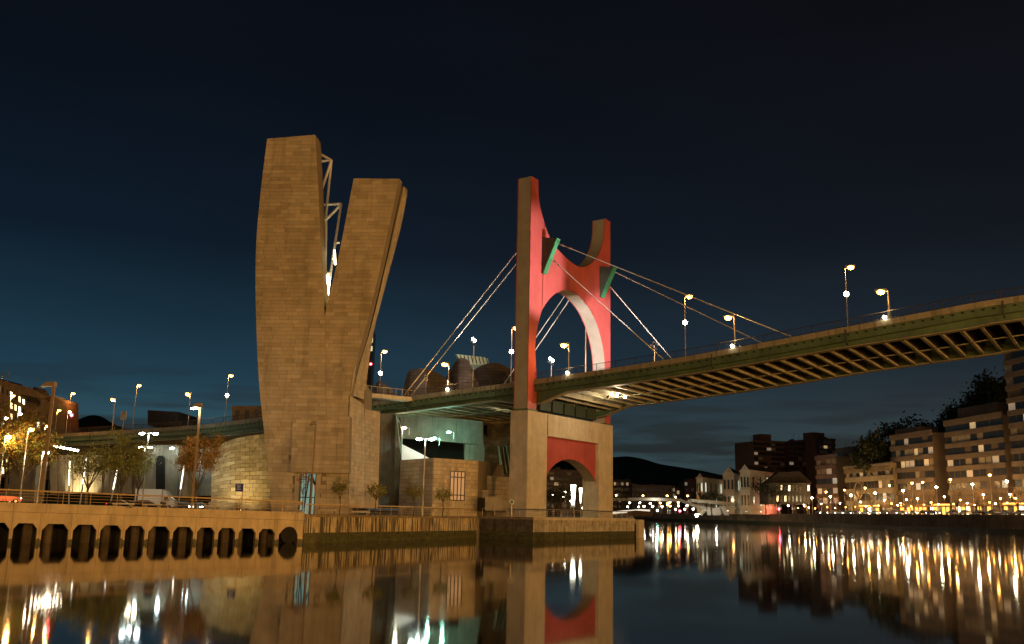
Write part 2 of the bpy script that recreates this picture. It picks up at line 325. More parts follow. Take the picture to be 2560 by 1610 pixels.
MB().hexa([QA(-45, 3.35, -.74), QA(UE, 3.36, -.74), QA(UE, 3.36, -9.0), QA(-45, 3.35, -9.0), QA(-45, 4.28, -.74), QA(UE, 3.42, -.74), QA(UE, 3.42, -9.0), QA(-45, 4.28, -9.0)]).build('promenade_slab', paving, ar)
# pipe mouth at the end
uu = qu(722); MB().tube([QA(uu, .95, .06), QA(uu, .95, -.7)], 1.0, 16).build('drain_mouth', dark, ar)

# ================================================================== stone quay walls
def stone_wall(name, label, a, b, zt, m, bay, cap, capz=.32, thick=1.2):
    t = thing(name, label, 'wall', a); d = (b-a); L = d.length; d.normalize(); n = V((d.y, -d.x, 0)); N = max(1, round(L/bay))
    for i in range(N):
        u0 = L*i/N+.012; u1 = L*(i+1)/N-.012; j = random.uniform(-.03, .03)
        def Q(u, z, o): p = a+d*u+n*o; return V((p.x, p.y, z))
        for nm, z0, z1, o, mm in (('algae_course', -.8, .62, .03, wetst), ('algae_course', .635, 1.2, .015, wetst), ('stone_panel', 1.215, zt-capz, 0, m)):
            o += j; MB().hexa([Q(u0, z0, o), Q(u1, z0, o), Q(u1, z0, -thick), Q(u0, z0, -thick), Q(u0, z1, o), Q(u1, z1, o), Q(u1, z1, -thick), Q(u0, z1, -thick)]).build(nm, mm, t)
        MB().hexa([Q(u0, zt-capz, .14), Q(u1, zt-capz, .14), Q(u1, zt-capz, -thick), Q(u0, zt-capz, -thick), Q(u0, zt, .14), Q(u1, zt, .14), Q(u1, zt, -thick), Q(u0, zt, -thick)]).build('coping_stone', cap, t)
    return t
capst = mat('coping_stone', (.22, .17, .11), .9, var=.35, scale=1.2, bump=.4)
stone_wall('stone_quay_wall', 'long streaked stone quay wall between the arcade and the bridge pier', Q1+V((.05, 0, 0)), Q2, 3.42, wallst, 2.2, capst)
stone_wall('pier_platform_wall', 'pale lit stone wall of the platform under the bridge pier', pc0+V((0, .02, 0)), pc1, 3.5, mat('platform_stone', (.42, .37, .29), .9, var=.35, scale=1.1, streak=.5, bump=.6), 3.2, concrete_pale, .45)
stone_wall('pier_platform_side_wall', 'short stone wall coloured as shaded at the left corner of the pier platform', pc2, pc0-V((.03, 0, 0)), 3.48, mat('platform_shaded', (.10, .085, .06), .9, var=.5, scale=1.1, streak=.6, bump=.6), 2.5, capst, .4)  # unlit face of the same platform: its shade is in the stone colour
t = thing('river_step_block', 'low pale concrete block at the far end of the pier platform', 'block', pc1+wd*1.2)
MB().box(pc1+wd*1.9-ax*1.2+V((0, 0, 1.6)), (3.4, 2.4, 3.4), ax).build('block', concrete_pale, t)
MB().box(pc1+wd*.25-ax*.6+V((0, 0, 1.3)), (1.2, .9, 2.6), ax).build('dark_ladder_recess', dark, t)
stone_wall('far_left_quay_wall', 'dark quay wall running upstream behind the bridge pier', B(-6, 36.2, 0), V((30, 262, 0)), 3.3, concrete, 5, capst)
stone_wall('distant_left_quay_wall', 'low distant quay wall below the footbridge landing', V((30, 262.1, 0)), V((52, 420, 0)), 3.3, concrete, 9, capst)
stone_wall('farthest_left_quay_wall', 'farthest low quay wall at the river bend', V((52, 420.1, 0)), V((92, 700, 0)), 3.3, concrete, 14, capst)
# right bank wall: one thing, panels
rw = thing('right_bank_wall', 'long brown quay wall below the lamplit street across the river', 'wall', RB[0])
rwm = mat('right_wall_stone', (.30, .24, .17), .9, var=.3, scale=.15, streak=.6, bump=.4)
for a, b in zip(RB[6:], RB[7:]):
    N = max(1, int((b-a).length/7))
    for i in range(N):
        p = a.lerp(b, i/N); q = a.lerp(b, (i+1)/N); d = (q-p).normalized(); n = V((-d.y, d.x, 0)); p = p+d*.03; q = q-d*.03
        zt = rbz(p.y); zu = rbz(q.y)
        MB().hexa([p+V((0, 0, -.5)), q+V((0, 0, -.5)), q-n*1.2+V((0, 0, -.5)), p-n*1.2+V((0, 0, -.5)), p+V((0, 0, 1.6)), q+V((0, 0, 1.6)), q-n*1.2+V((0, 0, 1.6)), p-n*1.2+V((0, 0, 1.6))]).build('algae_course', wetst, rw)
        p2 = p-n*.05; q2 = q-n*.05
        MB().hexa([p2+V((0, 0, 1.62)), q2+V((0, 0, 1.62)), q2-n*1.2+V((0, 0, 1.62)), p2-n*1.2+V((0, 0, 1.62)), p2+V((0, 0, zt+.1)), q2+V((0, 0, zu+.1)), q2-n*1.2+V((0, 0, zu+.1)), p2-n*1.2+V((0, 0, zt+.1))]).build('stone_panel', rwm, rw)

# ================================================================== railing on the left quay
def railing(name, label, pts, h=1.2, post=2.6, m=railm, inter=3):
    t = thing(name, label, 'railing', pts[0]); up = V((0, 0, h))
    MB().tube([p+up for p in pts], .09, 6).build('handrail', m, t)
    for k in range(inter):
        MB().tube([p+up*((k+1)/(inter+1)) for p in pts], .022, 4).build('rail', m, t)
    for a, b in zip(pts, pts[1:]):
        N = max(1, round((b-a).length/post))
        for i in range(N):
            p = a.lerp(b, i/N); MB().tube([p-V((0, 0, .05)), p+up], .035, 5).build('post', m, t)
    return t
railing('promenade_railing', 'bronze handrail along the arcade parapet on the left', [QA(-44, pz(-44), -.35), QA(0, pz(0), -.35), QA(UE, pz(UE), -.35)], 1.25)
railing('quay_railing', 'steel handrail along the streaked stone quay wall', [Q1+nq*.5+V((.4, .2, 3.42)), Q2+V((-.5, .3, 3.42))], 1.2)
railing('platform_railing', 'pale steel railing around the pier platform', [pc2+wd*.4+V((0, 0, 3.5)), pc0+wd*.4-ax*.4+V((0, 0, 3.5)), pc1-ax*.4+V((0, 0, 3.5))], 1.2, m=steel, post=2.2)

# ================================================================== the bridge deck
FT = [(-175, 20.0), (-136, 20.5), (-88, 20.9), (-63, 22.0), (-34, 23.75), (-18, 24.7), (0, 25.65), (20, 27.0), (34, 28.2), (62, 31.1), (72, 31.95), (140, 36)]
FTs = smooth(FT, 5)
def ft(s): return interp(FTs, s)
q0 = 1.75; q1 = 28.0
ZB = [BQ(x, y, 2.7) for x, y in [(961, 1030), (1048, 1019.5), (1118, 1007), (1196, 1000), (1240, 1001), (1289, 1007), (1339, 1011), (1417, 977), (1486, 954), (1572, 937), (1660, 929), (1900, 899), (2260, 845), (2433, 818), (2531, 800)]]
ZB = [(-175, ft(-175)-2.6), (-90, ft(-90)-2.6), (-50, ft(-50)-2.6)]+[z for z in ZB]+[(140, ft(140)-2.6)]
ZBs = smooth(ZB, 4)
def zb(s): return min(interp(ZBs, s), ft(s)-2.45)
br = thing('road_bridge', 'long green steel road bridge deck crossing the river past the red pylon', 'bridge', c1)
S0, S1 = -172, 128
ss = [S0+i*(S1-S0)/125 for i in range(126)]
def strip(name, m, fn, s_list=ss, **k): return MB().sweep([[B(s, q, z) for q, z in fn(s)] for s in s_list]).build(name, m, br, **k)
strip('deck_slab', asphalt, lambda s: [(q0+.12, ft(s)-.62), (q1-.12, ft(s)-.62), (q1-.12, ft(s)-.12), (q0+.12, ft(s)-.12)])
for qa, qb in ((q0-.1, q0+.115), (q1-.115, q1+.1)):
    for i in range(42):
        a = S0+i*(S1-S0)/42+.02; b = S0+(i+1)*(S1-S0)/42-.02
        if qa < 5: strip('fascia_panel', fasciac, lambda s: [(qa, ft(s)-.72), (qb, ft(s)-.72), (qb, ft(s)+.06), (qa, ft(s)+.06)], [a, (a+b)/2, b])
    if qa > 5: strip('far_fascia', concrete_pale, lambda s: [(qa, ft(s)-.72), (qb, ft(s)-.72), (qb, ft(s)+.06), (qa, ft(s)+.06)])
strip('edge_girder', green, lambda s: [(q0+.12, ft(s)-1.75), (q0+.42, ft(s)-1.75), (q0+.42, ft(s)-.725), (q0+.12, ft(s)-.725)])
strip('edge_girder_lip', green, lambda s: [(q0+.02, ft(s)-1.85), (q0+.8, ft(s)-1.85), (q0+.8, ft(s)-1.755), (q0+.02, ft(s)-1.755)])
strip('main_girder', green, lambda s: [(2.72, zb(s)), (2.85, zb(s)), (2.85, ft(s)-.63), (2.72, ft(s)-.63)])
strip('main_girder_flange', flangep, lambda s: [(2.45, zb(s)-.12), (3.7, zb(s)-.12), (3.7, zb(s)-.005), (2.45, zb(s)-.005)])
strip('far_girder', green, lambda s: [(25.6, zb(s)), (25.75, zb(s)), (25.75, ft(s)-.63), (25.6, ft(s)-.63)])
strip('far_girder_flange', flangep, lambda s: [(24.7, zb(s)-.12), (26.0, zb(s)-.12), (26.0, zb(s)-.005), (24.7, zb(s)-.005)])
zcb = lambda s: max(zb(s), ft(s)-2.75)
strip('middle_stringer', flangep, lambda s: [(14.2, zcb(s)-.02), (14.55, zcb(s)-.02), (14.55, zcb(s)+.1), (14.2, zcb(s)+.1)])
dots = MB(); s = S0+.5
while s < S1:
    dots.box(B(s, q0+.1, ft(s)-1.02), (.34, .1, .2), ax); s += 1.2
dots.build('bracket_holes', dark, br, kind='stuff')
cbv = {}
s = S0+1
while s < S1:
    z = zcb(s)
    m_ = MB(); m_.hexa([B(s-.04, 2.86, z), B(s+.04, 2.86, z), B(s+.04, 25.59, z), B(s-.04, 25.59, z), B(s-.04, 2.86, ft(s)-.63), B(s+.04, 2.86, ft(s)-.63), B(s+.04, 25.59, ft(s)-.63), B(s-.04, 25.59, ft(s)-.63)])
    m_.hexa([B(s-.2, 3.71, z-.1), B(s+.2, 3.71, z-.1), B(s+.2, 24.69, z-.1), B(s-.2, 24.69, z-.1), B(s-.2, 3.71, z-.002), B(s+.2, 3.71, z-.002), B(s+.2, 24.69, z-.002), B(s-.2, 24.69, z-.002)])
    m_.build('cross_beam', flangep, br); s += 2.4
# pier diaphragm over the pier top
for q in (6, 10, 14, 18, 22):
    MB().box(B(-1.4, q, 22.6), (2.2, 3.4, 3.2), ax).build('bearing_diaphragm', greendk, br)
for k in range(15):
    s = S0+10+k*19.3; MB().tube([B(s, q0-.16, ft(s)-.3), B(s, q0-.16, ft(s)-2.1), B(s, q0+.3, ft(s)-2.4)], .09, 6).build('drain_pipe', darksteel, br)
# deck railings
for q, nm in ((q0+.05, 'near'), (q1-.05, 'far')):
    MB().tube([B(s, q, ft(s)+1.15) for s in ss], .05, 5).build('handrail', darksteel, br)
    MB().tube([B(s, q, ft(s)+.2) for s in ss], .03, 4).build('lower_rail', darksteel, br)
    s = S0
    while s < S1:
        if nm == 'near' or s > -60: MB().box(B(s, q, ft(s)+.6), (.09, .09, 1.12), ax).build('railing_post', darksteel, br)
        s += 3.4
    if nm == 'near':
        bars = MB(); s = S0
        while s < S1: bars.box(B(s, q, ft(s)+.68), (.022, .022, .94), ax); s += .2
        bars.build('railing_bars', darksteel, br, kind='stuff')

# ================================================================== pylon
py = thing('bridge_pylon', 'red and grey arched bridge pylon with two floodlit legs above the deck', 'pylon', c1)
TH = 2.75
left_o = [BS(1318, 1018, 0), BS(1319, 956, 0), BS(1322, 860, 0), BS(1324, 766, 0), BS(1326.5, 594, 0), BS(1329, 440, 0)]
q_l = sum(a for a, b in left_o)/len(left_o)
top_l = BS(1329, 440, 0); tl2 = BS(1346, 447.6, 0)
U = smooth([BS(*p, 0) for p in [(1346.5, 487), (1350, 513), (1357.6, 543.5), (1367.7, 577), (1378, 600), (1395, 623.5), (1415.7, 645), (1436, 661), (1450.6, 667.7), (1465, 665.6), (1479.7, 657), (1492.7, 642), (1503, 620.6), (1510, 591.5), (1512.5, 547)]], 3)
q_r = sum(BS(x, y, 0)[0] for x, y in [(1526, 553), (1526, 700), (1526, 850), (1526, 1050)])/4
AR = smooth([BS(*p, 0) for p in [(1342, 944), (1339, 894), (1338.5, 860), (1343, 824), (1349, 795), (1356, 774.6), (1366, 757), (1381, 740), (1395, 730.5), (1414, 725), (1430, 729), (1447.7, 740), (1471, 766), (1485.5, 792), (1497, 821), (1507, 860), (1511.8, 891), (1513.5, 918)]], 3)
ZP = 20.75
tr = BS(1512.5, 546.5, 0)[1]
cont = [(q_l, ZP), (q_l, top_l[1]), (tl2[0], top_l[1]-.02)]+U[:-1]+[(U[-1][0], tr), (q_r, tr-.02), (q_r, ZP), (AR[-1][0], ZP)]+list(reversed(AR))+[(AR[0][0], ZP)]
MB().prism([B(0, q, z) for q, z in cont], -ax*.12).build('red_face', red, py)
MB().prism([B(-TH+.12, q, z) for q, z in cont], -ax*.12).build('rear_red_face', red, py)
def ribs(cont, s0, s1, n, dep=.05):
    """corrugated skin round a contour, ribs running along the contour"""
    m_ = MB(); ctr = len(cont); rows = []
    area = sum(a[0]*b[1]-b[0]*a[1] for a, b in zip(cont, cont[1:]+cont[:1])); sg = 1 if area > 0 else -1
    nor = []
    for i in range(ctr):
        a = cont[i-1]; b = cont[i]; c = cont[(i+1) % ctr]; e1 = V((b[1]-a[1], a[0]-b[0])); e2 = V((c[1]-b[1], b[0]-c[0]))
        e1 = e1.normalized() if e1.length else e1; e2 = e2.normalized() if e2.length else e2; e = e1+e2; nor.append(e.normalized()*sg if e.length else e1)
    for j in range(n*2+1):
        s = lerp(s0, s1, j/(n*2)); o = dep if (j//1) % 2 else -dep*.2
        rows.append([B(s, q+nn.x*o-nn.x*.06, z+nn.y*o-nn.y*.06) for (q, z), nn in zip(cont, nor)])
    for r in rows: r.append(r[0])
    return m_.grid(rows)
ribs(cont, -.12, -TH+.12, 13).build('ribbed_cladding', ribgrey, py)
MB().box(B(-TH/2, (q_l+AR[0][0])/2, ZP-.14), (TH+.3, AR[0][0]-q_l+.3, .3), ax).build('base_plate', green, py)
MB().box(B(-TH/2, (q_r+AR[-1][0])/2, ZP-.14), (TH+.3, q_r-AR[-1][0]+.3, .3), ax).build('base_plate', green, py)
# anchor brackets: wedges standing out from the red face
anch = []
for px, bot, qw in (((1351.5, 591.5), (1354, 683), 1.1), ((1497, 664), (1503, 744), 1.1)):
    qa, zt = BS(*px, 0); _, zbq = BS(*bot, 0); qc = qa+.9
    out = 2.9
    tri = [(0.02, zt), (out, zt-.6), (.25, zbq), (0.02, zbq)]
    bk = MB().prism([B(s, qc-.5, z) for s, z in tri], wd*1.0).build('anchor_bracket', greendk, py)
    d = (V((out, zt-.6))-V((.25, zbq))).normalized(); nn = V((d.y, -d.x))
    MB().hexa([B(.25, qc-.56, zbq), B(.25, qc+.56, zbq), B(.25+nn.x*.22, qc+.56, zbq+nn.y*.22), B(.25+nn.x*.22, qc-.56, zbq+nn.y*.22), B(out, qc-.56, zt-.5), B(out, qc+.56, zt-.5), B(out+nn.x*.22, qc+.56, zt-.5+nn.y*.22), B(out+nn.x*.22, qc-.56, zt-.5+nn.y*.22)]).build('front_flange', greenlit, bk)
    anch.append((qc, [(out+.2, zt-1.5), (out-.9, zt-4.2)]))
    # rear anchor on the other face
    tri = [(-TH-.02, zt), (-TH-2.6, zt-.6), (-TH-.25, zbq), (-TH-.02, zbq)]
    MB().prism([B(s, qc-.5, z) for s, z in tri], wd*1.0).build('anchor_bracket', greendk, py)
# stay cables (near plane and far plane): front pairs land on the deck, rear pairs go down to the left
for k, (qc, pts) in enumerate(anch):
    front = [((1990, 836), (1665, 893)), ((2030, 827), (1735, 884))][k]
    for j, (s_, z_) in enumerate(pts):
        qe = (q0+.9, q1-.9)[k]; px = front[j]; se = BQ(*px, qe)[0]
        c = MB().tube([B(s_, qc, z_), B(se, qe, ft(se)-.05)], .08, 6); c.build('stay_cable', cablem, py)
        for t_ in (.012, .05):
            p = B(s_, qc, z_).lerp(B(se, qe, ft(se)), t_); MB().tube([p, p.lerp(B(se, qe, ft(se)), .012)], .17, 6).build('cable_socket', steel, py)
    rear = [((1004, 963), (1024, 960)), ((1214, 960), (1238, 957))][k]
    for j, px in enumerate(rear):
        qe = (q0+.9, q1-.9)[k]; se = BQ(*px, qe)[0]
        MB().tube([B(-TH-2.4, qc, (pts[0][1], pts[1][1]+.6)[j]), B(se, qe, ft(se)-.05)], .08, 6).build('stay_cable', cablem, py)
# ------------------------------------------------------------------ concrete pier
pi_ = thing('bridge_pier', 'concrete bridge pier with a rectangular opening under the red pylon', 'pier', c1)
OQ0 = BS(1364, 1140, 0)[0]; OQ1 = BS(1493.5, 1150, 0)[0]; OZ = BS(1367, 1090, 0)[1]
PO = (-.45, q_r+.45)
pc = [(PO[0], 3.2), (PO[0], 20.45), (PO[1], 20.45), (PO[1], 3.2), (OQ1, 3.2), (OQ1, OZ), (OQ0, OZ), (OQ0, 3.2)]
MB().prism([B(.25, q, z) for q, z in pc], -ax*3.3).build('concrete_frame', concrete_pale, pi_)
MB().box(B(.27, OQ0-1.2+1.3, (OZ+20.4)/2), (.1, .08, 20.2-OZ), ax).build('expansion_joint', dark, pi_)
arc = smooth([BS(*p, -.4) for p in [(1362, 1196), (1372, 1178), (1388, 1160), (1405, 1151), (1421, 1148.6), (1440, 1152), (1460, 1165), (1478, 1186), (1493, 1213)]], 3)
arc[0] = (OQ0+.02, arc[0][1]); arc[-1] = (OQ1-.02, arc[-1][1])
ic = [(OQ0+.02, OZ-.02), (OQ1-.02, OZ-.02)]+list(reversed(arc))
ip = MB().prism([B(-.35, q, z) for q, z in ic], -ax*.1).build('red_arch_panel', red, pi_)
MB().prism([B(-2.5, q, z) for q, z in ic], -ax*.1).build('red_arch_panel', red, pi_)
m_ = MB(); rows = []
for j in range(19):
    s = lerp(-.45, -2.5, j/18); o = .05*(j % 2); rows.append([B(s, q, z+o) for q, z in arc])
m_.grid(rows).build('ribbed_soffit', ribgrey, ip)
# land pier of the bridge towards the right bank, out of frame
pr = thing('right_bridge_pier', 'tall concrete wall pier carrying the right end of the bridge', 'pier', B(112, 14, 0))
MB().hexa([B(110, 4, -1), B(113, 4, -1), B(113, 25, -1), B(110, 25, -1), B(110, 4, zb(111)-.2), B(113, 4, zb(111)-.2), B(113, 25, zb(111)-.2), B(110, 25, zb(111)-.2)]).build('shaft', concrete, pr)

# ================================================================== stone tower
tdir = V((-1, .07, 0)).normalized(); tn = V((-tdir.y, tdir.x, 0)); tn = tn if tn.y < 0 else -tn     # towards the camera
T0 = P(872, 1271, 134); T0.z = 0
tw = thing('split_stone_tower', 'tall split tower clad in warm stone tiles beside the bridge', 'tower', T0+tdir*10+V((0, 0, GZ)))
def TU(x, y, o=0): p = PL(x, y, T0+tn*o, tn); return (p-T0).dot(tdir), p.z
def T(u, z, o=0): p = T0+tdir*u+tn*o; return V((p.x, p.y, z))
def edge(pts, o=0, n=4): return [t for t in smooth([TU(*D(x, y), o) for x, y in pts], n)]
def at_z(ed, z):
    e = sorted((b, a) for a, b in ed); return interp(e, z)
EL = edge([(628, 326), (613, 450), (603, 560), (600.5, 660), (603, 780), (609, 900), (617, 980), (629, 1090), (638, 1195)])
EV = edge([(741, 317), (744, 360), (750, 480), (756, 620), (763, 738), (765, 800), (766, 880), (767, 1195)])
EW = edge([(831, 419), (800, 580), (781, 665), (764, 738), (765, 800), (766, 880), (767, 1195)])
ER = edge([(938, 420), (900, 600), (860, 770), (833, 860), (822, 930), (820, 1000), (820, 1195)])
zg = GZ-.3
def slab(name, ea, eb, ta, tb, o, th, notch=None):
    """outline from left edge ea and right edge eb (u grows to the left)"""
    A = [p for p in ea if p[1] > zg]; A.append((at_z(ea, zg), zg)); Bq = [p for p in eb if p[1] > zg]; Bq.append((at_z(eb, zg), zg))
    pts = A+(notch or [])+list(reversed(Bq))
    return MB().prism([T(u, z, o) for u, z in pts], -tn*th).build(name, mortar, tw)
dz = TU(*D(740, 1112))[1]; du0 = TU(*D(700, 1150))[0]; du1 = TU(*D(746, 1150))[0]
slab('left_slab', EL, EV, None, None, 0, 3.0, [(du0, zg), (du0, dz), (du1, dz), (du1, zg)])
slab('right_slab', EW, ER, None, None, -.08, 2.2)
tiles = []
def tile_face(ea, eb, o, rh, pos=None, skip=None, w=(1.1, 2.5)):
    """running-bond stone tiles between two edges; pos maps (u, z, out) to a point"""
    pos = pos or T
    zt = min(max(b for a, b in ea), max(b for a, b in eb)); ztop = max(max(b for a, b in ea), max(b for a, b in eb)); z = zg+.3
    while z < ztop-.1:
        z2 = z+rh
        La, Lb = at_z(ea, min(z, ztop)), at_z(ea, min(z2, ztop)); Ra, Rb = at_z(eb, z), at_z(eb, z2)
        a = max(La, Lb); b = min(Ra, Rb); u = a; cur = 0; W = a-b
        cuts = [0.]; x = random.uniform(.3, 1)*w[1]*.6
        while x < W-.5: cuts.append(x/W); x += random.uniform(*w)
        cuts.append(1.)
        for c0, c1_ in zip(cuts, cuts[1:]):
            q = [(lerp(La, Ra, c0), z), (lerp(La, Ra, c1_), z), (lerp(Lb, Rb, c1_), z2), (lerp(Lb, Rb, c0), z2)]
            # clip to the sloping top
            if z2 > zt:
                ta = max(b for a, b in ea); tb = max(b for a, b in eb)
                lim = lambda f: lerp(ta, tb, f)
                q = [(uu_, min(zz_, lim(f))) for (uu_, zz_), f in zip(q, (c0, c1_, c1_, c0))]
                if q[2][1]-q[1][1] < .05 and q[3][1]-q[0][1] < .05: continue
            cu = sum(p[0] for p in q)/4; cz = (z+z2)/2
            um_ = max(p[0] for p in q)
            if skip and skip(cu, cz, um_): continue
            g_ = .016; sgn = 1 if q[0][0] > q[1][0] else -1
            q = [(q[0][0]-g_*sgn, q[0][1]+g_), (q[1][0]+g_*sgn, q[1][1]+g_), (q[2][0]+g_*sgn, q[2][1]-g_), (q[3][0]-g_*sgn, q[3][1]-g_)]
            t_ = .05+random.uniform(0, .03)
            tiles.append(([pos(a_, b_, o+.002) for a_, b_ in q], [pos(a_, b_, o+t_) for a_, b_ in q], random.choices((0, 1, 2, 3), (5, 2, 2, 3))[0], abs(q[0][0]-q[1][0])))
        z = z2
PX0 = TU(*D(685, 1000))[0]; PXZ0 = TU(*D(700, 978))[1]
inpanel = lambda u, z, m: m < PX0+.25 and dz-.1 < z < PXZ0-.1
door = lambda u, z, m: du1-.1 < u < du0+.1 and z < dz
tile_face(EL, EV, 0, .58, skip=lambda u, z, m: inpanel(u, z, m) or door(u, z, m))
tile_face(EW, ER, -.08, .58, skip=inpanel)
# the thicker lower panel hung over both slabs
ps0 = TU(*D(685, 980), .7); ps1 = TU(*D(820.5, 978), .7); pb0 = TU(*D(684, 1110), .7); pb1 = TU(*D(820.5, 1113), .7)
hpo = lambda z: lerp(.85, .12, (z-pb0[1])/(ps0[1]-pb0[1]))
MB().prism([T(*ps0, .12), T(*pb0, .85), T(*pb1, .85), T(*ps1, .12)], -tn*1.3).build('hung_panel', mortar, tw)
def tf_rect(c, pos, rh):
    ea = [c[1], c[0]]; eb = [c[2], c[3]]; z0_ = max(c[1][1], c[2][1]); global zg
    old = zg; zg = z0_-.3; tile_face(ea, eb, 0, rh, pos=pos); zg = old
tf_rect([ps0, pb0, pb1, ps1], lambda u, z, o: T(u, z, o+hpo(z)), .58)
# right return: two leaning slabs with a slot between them, then the base block
def side(name, ea, eb, Ya, Yb, m=mortar, th=1.6, tilec=True, n=24, rh=.6):
    """ruled face between a near edge (pixels at depth Ya) and a far edge (pixels at Yb)"""
    A = smooth([tuple(P(*D(x, y), Ya)) for x, y in ea], 4); Bv = smooth([tuple(P(*D(x, y), Yb)) for x, y in eb], 4)
    def az(L, z): return V((interp(sorted((p[2], p[0]) for p in L), z), interp(sorted((p[2], p[1]) for p in L), z), z))
    zlo = max(min(p[2] for p in A), min(p[2] for p in Bv)); zhiA = max(p[2] for p in A); zhiB = max(p[2] for p in Bv)
    rows = []
    for i in range(n+1):
        t = i/n; za = lerp(zlo, zhiA, t); zb_ = lerp(zlo, zhiB, t); a = az(A, za); b = az(Bv, zb_); rows.append([a, b])
    nrm = V((1, -.45, 0)).normalized()
    m_ = MB(); back = [[a-nrm*th, b-nrm*th] for a, b in rows]
    m_.sweep([[a, b, b-nrm*th, a-nrm*th] for a, b in rows]); m_.build(name, m, tw)
    if tilec:
        def row_pt(z, f, o):
            a = az(A, min(z, zhiA)); b = az(Bv, min(z, zhiB)); return a.lerp(b, f)+nrm*o
        z = zlo
        while z < zhiA-.1:
            z2 = min(z+rh, max(zhiA, zhiB)); W = (az(A, z)-az(Bv, z)).length; cuts = [0.]; x = random.uniform(.4, 1.2)
            while x < W-.4: cuts.append(x/W); x += random.uniform(.9, 1.8)
            cuts.append(1.)
            for c0, c1_ in zip(cuts, cuts[1:]):
                e = .012/W; q = [(z+.014, c0+e), (z+.014, c1_-e), (z2-.014, c1_-e), (z2-.014, c0+e)]
                tiles.append(([row_pt(a, b, .002) for a, b in q], [row_pt(a, b, .05+random.uniform(0, .02)) for a, b in q], random.choices((0, 1, 2, 3), (5, 2, 2, 3))[0], .3))
            z = z2
    return rows
side('right_slab_return', [(938, 420.5), (900, 600), (860, 770), (833.5, 860), (822.5, 930)], [(944, 428), (911, 584), (883, 684), (865, 770), (841, 860), (828, 930)], 134.2, 136.4, th=1.0)
side('rear_slab', [(949, 437), (916, 584), (888, 684), (870, 770), (844, 860), (829, 930)], [(958, 446), (940, 540), (885, 750), (868, 840), (855.5, 950)], 137.2, 142.5, th=1.4)
side('slot_shade', [(936, 432), (903, 600), (864, 770), (836, 860), (823, 928)], [(944, 433), (912, 600), (872, 770), (844, 860), (829, 930)], 137.0, 137.1, m=dark, th=.3, tilec=False)  # added near-black strip that paints the shade between the slabs
side('return_face', [(822.5, 930), (820.3, 1000), (820.3, 1195)], [(855.5, 951), (855.3, 1000), (853, 1195)], 134.0, 141.5, th=2.5)
side('base_block', [(853, 961), (852.5, 1195)], [(893, 966), (888, 1195)], 141.6, 149, th=3)
tiles.sort(key=lambda t: -t[3])
def tile_geo(m_, t): return m_.hexa(list(t[0])+list(t[1]), t[2])
for t in tiles[:300]:
    m_ = MB().hexa(list(t[0])+list(t[1])); m_.build('stone_tile', stones[t[2]], tw)
rest = MB()
for t in tiles[300:]: tile_geo(rest, t)
rest.build('stone_tiles', stones, tw, kind='stuff')
for uu_ in (du0+.12, du1-.12): MB().box(T(uu_, (zg+dz)/2, .03), (.62, .3, dz-zg), tdir).build('door_jamb', stones[3], tw)
MB().box(T((du0+du1)/2, dz+.12, .03), (du0-du1+.8, .3, .5), tdir).build('door_lintel', stones[3], tw)
for k in range(1, 4): MB().box(T(lerp(du0, du1, k/4), (zg+dz)/2, -1.4), (.1, .15, dz-zg), tdir).build('door_mullion', darksteel, tw)
MB().box(T((du0+du1)/2, zg+2.6, -1.4), (du0-du1, .15, .12), tdir).build('door_transom', darksteel, tw)
# back body that closes the tower and the steel frame seen in the split
MB().prism([T(*TU(*D(x, y)), -8) for x, y in [(640, 800), (630, 1190), (820, 1190), (830, 900), (775, 800)]], -tn*5).build('rear_body', mortar, tw)
fr = [((743, 357), (778, 376)), ((743, 381), (778, 376)), ((779, 376), (767, 500)), ((779, 376), (752, 460)), ((767, 500), (764, 680)), ((748, 482), (802, 479)), ((802, 478), (782, 610)), ((766, 517), (800, 482)), ((750, 495), (766, 517)), ((750, 513), (766, 517)), ((766, 517), (752, 590)), ((782, 610), (766, 720)), ((785, 572), (798, 570)), ((757, 655), (775, 668)), ((760, 700), (772, 640))]
for i, (a, b) in enumerate(fr):
    o = -4.2-(i % 3)*.8
    MB().tube([T(*TU(*D(*a), o), o), T(*TU(*D(*b), o), o)], .2, 6).build('steel_frame_tube', whitep, tw)
for a, b in [((786, 588), (788, 622)), ((771, 645), (768, 668)), ((764, 728), (763.5, 738))]:
    o = -2.6; MB().tube([T(*TU(*D(*a), o), o), T(*TU(*D(*b), o), o)], .16, 6).build('light_tube', em('tower_tube', (1, .85, .5), 9), tw)
# lit doorway
MB().prism([T(du0+.3, zg, -1.6), T(du1-.3, zg, -1.6), T(du1-.3, dz, -1.6), T(du0+.3, dz, -1.6)], -tn*.1).build('door_glass', em('door_glow', (.5, .95, .88), .24), tw)
for a, b, r in (((704, 1112), (703, 1194), .13), ((731, 1112), (747, 1160), .16), ((715, 1194), (727, 1115), .1)):
    MB().tube([T(*TU(*D(*a), -1), -1), T(*TU(*D(*b), -1), -1)], r, 6).build('door_frame', darksteel, tw)
# assumed lamp added in the foot of the split to light the steel frame
pvl = T(*TU(*D(768, 690), -4), -4.6)
_l = bpy.data.lights.new('assumed_frame_light', 'POINT'); _l.energy = 5200; _l.color = (1, .86, .5); _l.shadow_soft_size = .3; _o = bpy.data.objects.new('assumed_frame_light', _l); COL.objects.link(_o); _o.parent = tw; _o.location = pvl-tw.location
